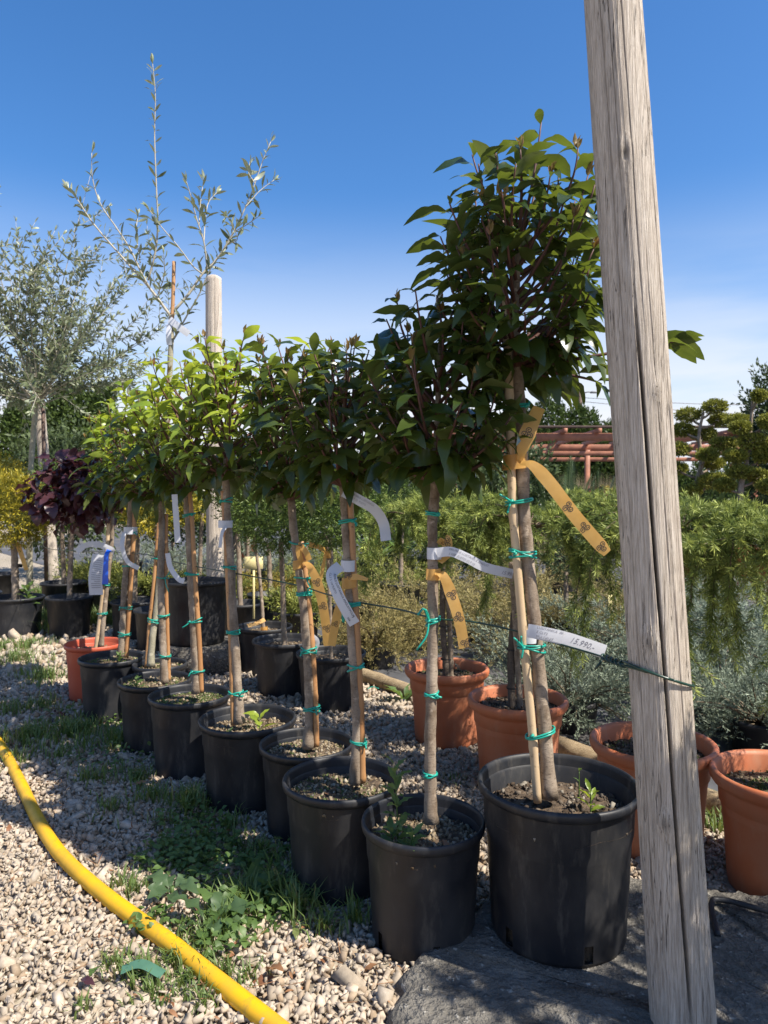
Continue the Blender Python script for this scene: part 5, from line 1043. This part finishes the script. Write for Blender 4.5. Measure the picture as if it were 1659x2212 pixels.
cloud_tree(8.1, [(1628, 858, 28, 26), (1612, 905, 55, 34), (1640, 915, 40, 36), (1590, 925, 45, 30), (1620, 955, 66, 40), (1585, 985, 55, 32), (1640, 985, 46, 36), (1600, 1020, 60, 34), (1648, 1030, 46, 40), (1575, 1048, 46, 30)], [(1600, 1060), (1612, 1000), (1620, 940), (1626, 862)], 'cloud pruned tree with a ball on top in a red pot', 602, 1600)
cloud_tree(7.9, [(1680, 930, 60, 40), (1665, 975, 50, 36), (1690, 1010, 60, 40), (1660, 1050, 50, 36)], [(1675, 1060), (1678, 1000), (1682, 940)], 'cloud pruned tree cut by the right edge', 603, 1672)

# ------------------------------------------------------------------ the support wire from post to post
wp = [P(1398, 1452, 1.40), P(1345, 1436, 1.46), P(1290, 1415, 1.60), P(1180, 1383, 1.73), P(1110, 1362, 1.79), P(1020, 1343, 1.80), P(940, 1336, 1.825), P(860, 1316, 1.94), P(770, 1300, 2.085), P(700, 1282, 2.25), P(650, 1266, 2.41), P(560, 1248, 2.55), P(505, 1238, 2.645), P(415, 1222, 2.925), P(352, 1208, 3.21), P(280, 1194, 3.62), np.array((-2.6, 5.5, .72)), np.array((-3.60, 7.79, .74))]
root = thing('support_wire', 'dark green support wire looped round the large post and tied along the laurels', 'wire', (.58, 1.40, .75))
g = Geo(); g.add(*tube(smooth_path(wp, 150), .0024, 7)); g.build('line_wire', M['wire'], root)
c = PB + (PT - PB) * ((.755 - PB[2]) / (PT[2] - PB[2])); t = np.linspace(0, 2 * math.pi, 60); rr = .0665
p = np.column_stack([c[0] + rr * np.sin(t), c[1] - rr * np.cos(t), .745 - .022 * np.sin(t) + .004 * np.cos(t)]); g = Geo(); g.add(*tube(p, .0027, 7)); g.build('post_loop', M['wire'], root)
a = P(1350, 1437, 1.455); b = P(1300, 1418, 1.575); t = np.linspace(0, 1, 60)[:, None]; ax = nrm(b - a); s1 = nrm(np.cross(ax, (0, 0, 1))); s2 = np.cross(ax, s1); w_ = t * 5 * 2 * math.pi
p = a + (b - a) * t + .0052 * (s1 * np.cos(w_) + s2 * np.sin(w_)); p = np.vstack([p, b + (-.005, -.01, -.01), P(1285, 1446, 1.56)]); g = Geo(); g.add(*tube(p, .0026, 6)); g.build('twisted_end', M['wire'], root)

# black pipe lying at the right of the slab
p = [P(1531, 2000, 1.70) * (1, 1, 0) + (0, 0, .045), P(1533, 1958, 1.78) * (1, 1, 0) + (0, 0, .065), P(1600, 1985, 1.86) * (1, 1, 0) + (0, 0, .06), P(1700, 2020, 1.80) * (1, 1, 0) + (0, 0, .06)]
g = Geo(); g.add(*tube(smooth_path([(.80, 1.72, .05), (.835, 1.83, .062), (.88, 1.85, .062), (1.02, 1.78, .06), (1.5, 1.6, .055)], 40), .0075, 8)); tag(g.build('black_pipe', M['black_pot']), 'thin black irrigation pipe on the slab right of the post', 'pipe')

# ------------------------------------------------------------------ ground plants and litter
def gp(px, py, h=0.0): z = CAM_H * FPX / (py - HY); q = P(px, py, z); q[2] = h; return q
def grass():
    rng = R_(700); B, Hh = [], []
    patches = [(420, 1745, .16, 500, .11), (330, 1730, .10, 220, .08), (240, 1760, .10, 160, .08), (300, 1690, .16, 300, .08), (200, 1690, .15, 200, .08), (500, 1800, .12, 200, .08), (560, 1850, .14, 260, .08), (600, 1930, .14, 350, .10), (640, 1980, .10, 260, .11), (520, 1960, .12, 300, .09), (440, 2050, .10, 360, .07), (470, 2010, .08, 220, .08), (380, 2090, .08, 260, .06), (300, 2110, .09, 300, .06), (330, 2160, .07, 200, .05), (440, 2180, .06, 160, .05), (170, 2190, .04, 60, .05), (260, 1925, .05, 90, .08), (290, 1940, .05, 90, .08), (700, 2020, .08, 150, .09), (770, 2000, .06, 120, .10),
               (160, 1590, .30, 1100, .10), (260, 1610, .25, 700, .10), (60, 1600, .25, 700, .10), (90, 1530, .25, 400, .08), (20, 1540, .25, 400, .09), (400, 2130, .12, 300, .05), (480, 2120, .08, 260, .06), (250, 2090, .06, 120, .05), (30, 1650, .2, 200, .09), (130, 1640, .2, 250, .08), (40, 1430, .3, 400, .09), (100, 1470, .3, 300, .10), (150, 1350, .6, 2400, .17), (200, 1310, .5, 1800, .17), (120, 1300, .5, 1200, .2), (230, 1350, .4, 900, .14), (70, 1398, .2, 300, .08), (20, 1402, .2, 250, .08), (250, 1290, .5, 700, .15), (640, 1740, .08, 80, .06), (1545, 1800, .07, 120, .10), (1580, 1760, .06, 80, .12), (980, 1690, .08, 60, .05), (540, 2120, .08, 120, .05), (350, 1780, .2, 200, .06)]
    for px, py, r, n, h in patches:
        n = int(n * (.55 if py > 1480 else 1)); h = h * (.85 if py > 1480 else 1); c = gp(px, py); a = rng.random(n) * 6.28; q = r * rng.random(n) ** .75 * (.6 + .4 * np.sin(a * 3 + px)); B.append(np.column_stack([c[0] + q * np.cos(a), c[1] + q * np.sin(a), np.zeros(n) + .004])); Hh.append(h * (.4 + .8 * rng.random(n)))
    B = np.vstack(B); Hh = np.concatenate(Hh); keep = np.ones(len(B), bool)
    for p in POT.values(): keep &= (B[:, 0] - p[0]) ** 2 + (B[:, 1] - p[1]) ** 2 > (p[2] * .43) ** 2
    B, Hh = B[keep], Hh[keep]; n = len(B); az = rng.random(n) * 6.28; ln_ = .25 + .8 * rng.random(n); d = np.column_stack([np.cos(az), np.sin(az), np.zeros(n)]); s_ = np.column_stack([-np.sin(az), np.cos(az), np.zeros(n)]) * (.0011 + .0011 * rng.random(n))[:, None] * (1 + Hh * 6)[:, None]; up = np.array((0, 0, 1.0))
    p1 = B + (d * ln_[:, None] * .25 + up * .55) * Hh[:, None]; p2 = B + (d * ln_[:, None] * .8 + up * (.95 - .35 * ln_[:, None] ** 2)) * Hh[:, None]
    V = np.stack([B - s_, B + s_, p1 + s_ * .85, p1 - s_ * .85, p2], 1).reshape(-1, 3); i = np.arange(n)[:, None] * 5
    g = Geo(); g.add(V, [i + np.array([0, 1, 2, 3]), i + np.array([3, 2, 4])], np.repeat((rng.random(n) < .38) * .9, 5)); g.build('grass', M['grass'], None, True, 'stuff')
grass()
def groundcover():
    rng = R_(710); loc = []
    for px, py, r, n in ((380, 1860, .12, 420), (440, 1850, .12, 420), (420, 1790, .12, 200), (620, 1960, .08, 160), (470, 1900, .10, 240), (540, 1990, .10, 200), (600, 1880, .10, 160), (330, 2010, .06, 90), (480, 2060, .07, 120), (200, 1560, .25, 300), (260, 1640, .2, 200), (290, 1540, .2, 300)):
        c = gp(px, py); a = rng.random(n) * 6.28; q = r * np.sqrt(rng.random(n)); loc.append(np.column_stack([c[0] + q * np.cos(a), c[1] + q * np.sin(a), .008 + .05 * rng.random(n) ** 1.5]))
    loc = np.vstack(loc); n = len(loc); D = rng.normal(size=(n, 3)) * np.array((1, 1, .35)); Mx = frames(D, np.tile((0, 0, 1.0), (n, 1)) + rng.normal(size=(n, 3)) * .3) * (.014 + .016 * rng.random(n))[:, None, None]
    V, F = stamp(*leaf_mesh(4, .3, .15, .2, 0, .1, 0, 1, .1), Mx, loc); g = Geo(); g.add(V, F); g.build('ground_cover', M['weed'], None, True, 'stuff')
groundcover()
def plant_litter():
    rng = R_(715); n = 900; u = rng.random(n); X = .35 - 2.1 * u + rng.normal(size=n) * .22 - .28; Y = 1.45 + 2.3 * u + rng.normal(size=n) * .25; keep = (X < logx(Y) - .05) & ~in_poly(X, Y, SLAB)
    for p in POT.values(): keep &= (X - p[0]) ** 2 + (Y - p[1]) ** 2 > (p[2] * .45) ** 2
    X, Y = X[keep], Y[keep]; n = len(X); D = np.column_stack([rng.normal(size=(n, 2)), rng.normal(size=n) * .15]); l = .008 + .022 * rng.random(n) ** 2
    V, F = stamp(*leaf_mesh(4, .16, .2, .3, 0, .2, .4, 2, .05), frames(D, np.tile((0, 0, 1.0), (n, 1)) + rng.normal(size=(n, 3)) * .3) * l[:, None, None], np.column_stack([X, Y, .012 + .012 * rng.random(n)])); g = Geo(); g.add(V, F)
    m = 260; u = rng.random(m); a = np.column_stack([.1 - 1.9 * u + rng.normal(size=m) * .22 - .2, 1.5 + 2.1 * u + rng.normal(size=m) * .2, .016 + .01 * rng.random(m)]); az = rng.random(m) * 6.28; d = np.column_stack([np.cos(az), np.sin(az), rng.normal(size=m) * .1]) * (.02 + .05 * rng.random(m))[:, None]; w = np.column_stack([-np.sin(az), np.cos(az), np.zeros(m)]) * .0011
    ok = ~in_poly(a[:, 0], a[:, 1], SLAB)
    for p in POT.values(): ok &= (a[:, 0] - p[0]) ** 2 + (a[:, 1] - p[1]) ** 2 > (p[2] * .5 + .03) ** 2
    a, d, w = a[ok], d[ok], w[ok]; VV = np.stack([a - w, a + w, a + d + w, a + d - w], 1).reshape(-1, 3); g.add(VV, np.arange(len(VV)).reshape(-1, 4)); g.build('plant_litter', M['dry_leaf'], None, True, 'stuff')
plant_litter()
THIS_T = [leaf_mesh(14, .24, .25 + .12 * k,   .22, .10, .35, .2 * k, 120 + k, .05, .62) for k in range(3)]
def rosette(px, py, n, ll, label, seed, m='thistle', temps=THIS_T, tn='thistle', up=.45):
    rng = R_(seed); c = gp(px, py, .012); root = thing('weed_rosette', label, 'weed', (c[0], c[1], 0), 'broad leaved weeds on the gravel'); g = Geo(); g.add(*tube(np.array((c - (0, 0, .012), c + (0, 0, .02))), .006, 6)); st = g.build('stem', M['weed'], root)
    az = np.arange(n) * 2.4 + rng.random(); D = np.column_stack([np.cos(az), np.sin(az), up + .35 * rng.random(n)]); loc = c + np.column_stack([np.cos(az) * .008, np.sin(az) * .008, .015 * rng.random(n)])
    leaves(root, root, temps, tn, M[m], loc, frames(D, np.tile((0, 0, 1.0), (n, 1)) + rng.normal(size=(n, 3)) * .2) * (ll * (.7 + .5 * rng.random(n)))[:, None, None], rng, n)
rosette(372, 1940, 8, .085, 'broad grey green sow thistle with ragged leaves beside the hose', 720)
rosette(452, 2015, 6, .11, 'large leaved thistle weed touching the hose', 721)
rosette(535, 1945, 6, .10, 'smooth leaved weed in shade left of the third pot', 722, 'weed', WEED_T, 'weedw')
rosette(875, 1520, 5, .12, 'bright leaved weed at the foot of the farthest terracotta pot', 723, 'weed', WEED_T, 'weedw', .9)
rosette(470, 1990, 7, .08, 'small weed rosette between the two thistles', 724, 'weed', WEED_T, 'weedw')
def litter(px, py, ll, label, seed, m='dry_leaf', h=.022):
    c = gp(px, py, h); rng = R_(seed); v = WEED_T[seed % 3]; root_m = new_mesh('fallen_leaf', v[0] * ll, v[1], M[m]); o = link('fallen_leaf', root_m); o.location = c; o.rotation_euler = (rng.normal() * .3, rng.normal() * .3, rng.random() * 6.28); tag(o, label, 'leaf', 'fallen leaves on the gravel')
litter(205, 1960, .06, 'brown fallen leaf just left of the hose bend', 731); litter(575, 2120, .075, 'curled orange brown fallen leaf right of the hose', 732); litter(592, 2132, .07, 'dry leaf lying beside the curled orange one', 733)
litter(825, 2100, .09, 'dark red brown fallen leaf at the foot of the weedy pot', 734); litter(290, 1710, .05, 'brown fallen leaf on the shaded gravel near the fourth black pot', 735); litter(215, 2108, .05, 'round olive green fallen leaf left of the green tape', 736, 'weed'); litter(205, 2150, .05, 'dark fallen leaf below the round green one', 737, 'purple')
litter(20, 1795, .05, 'brown fallen leaf at the left edge of the sunlit gravel', 738); litter(640, 2050, .05, 'yellow green fallen leaf in front of the third pot', 739, 'moss')
for i, (a, b) in enumerate(((120, 1548), (142, 1560), (155, 1552), (132, 1572), (110, 1562))): litter(a, b, .07, ['purple fallen leaf nearest the red pot', 'purple fallen leaf, middle of the small patch', 'purple fallen leaf, rightmost of the small patch', 'purple fallen leaf, front of the small patch', 'purple fallen leaf, leftmost of the small patch'][i], 740 + i, 'purple')
q0 = gp(262, 2128, .034); q1 = gp(305, 2126, .046); q2 = gp(352, 2140, .036); V, F, _, _ = strip([q0, q1, q2], (0, 1, .35), .022); g = Geo(); g.add(V, F); tag(g.build('tape_scrap', M['green_tape']), 'scrap of green plastic tape on the gravel left of the hose', 'tape')
for i, (a, b, lab) in enumerate(((800, 1670, 'teal tie scrap on the gravel behind the name tag pot'), (805, 1500, 'teal tie scrap near the edging log behind the name tag cane'))):
    c = gp(a, b, .03); g = Geo(); g.add(*tube(smooth_path([c + (-.03, 0, 0), c + (0, .01, .0100), c + (.035, -.005, .004)], 10), .0025, 6)); tag(g.build('tie_scrap', M['tie']), lab, 'tie')

# a further weeping cedar of the same row stands to the right, outside the view, and shades the slab
for k, (x, y, lab) in enumerate(((1.46, .98, 'weeping cedar in a terracotta pot to the right of the viewer'), (1.95, .75, 'second weeping cedar in a terracotta pot to the right of the viewer'))):
    cedar((x, y, .386, .33, .045 if k == 0 else .005), lab, 65 + k, (x - .02, y, 1.12 + .25 * k), .50, .70, [np.array([(x, y, .30), (x - .01, y, .7), (x - .02, y, 1.12 + .25 * k)])], n_br=52)
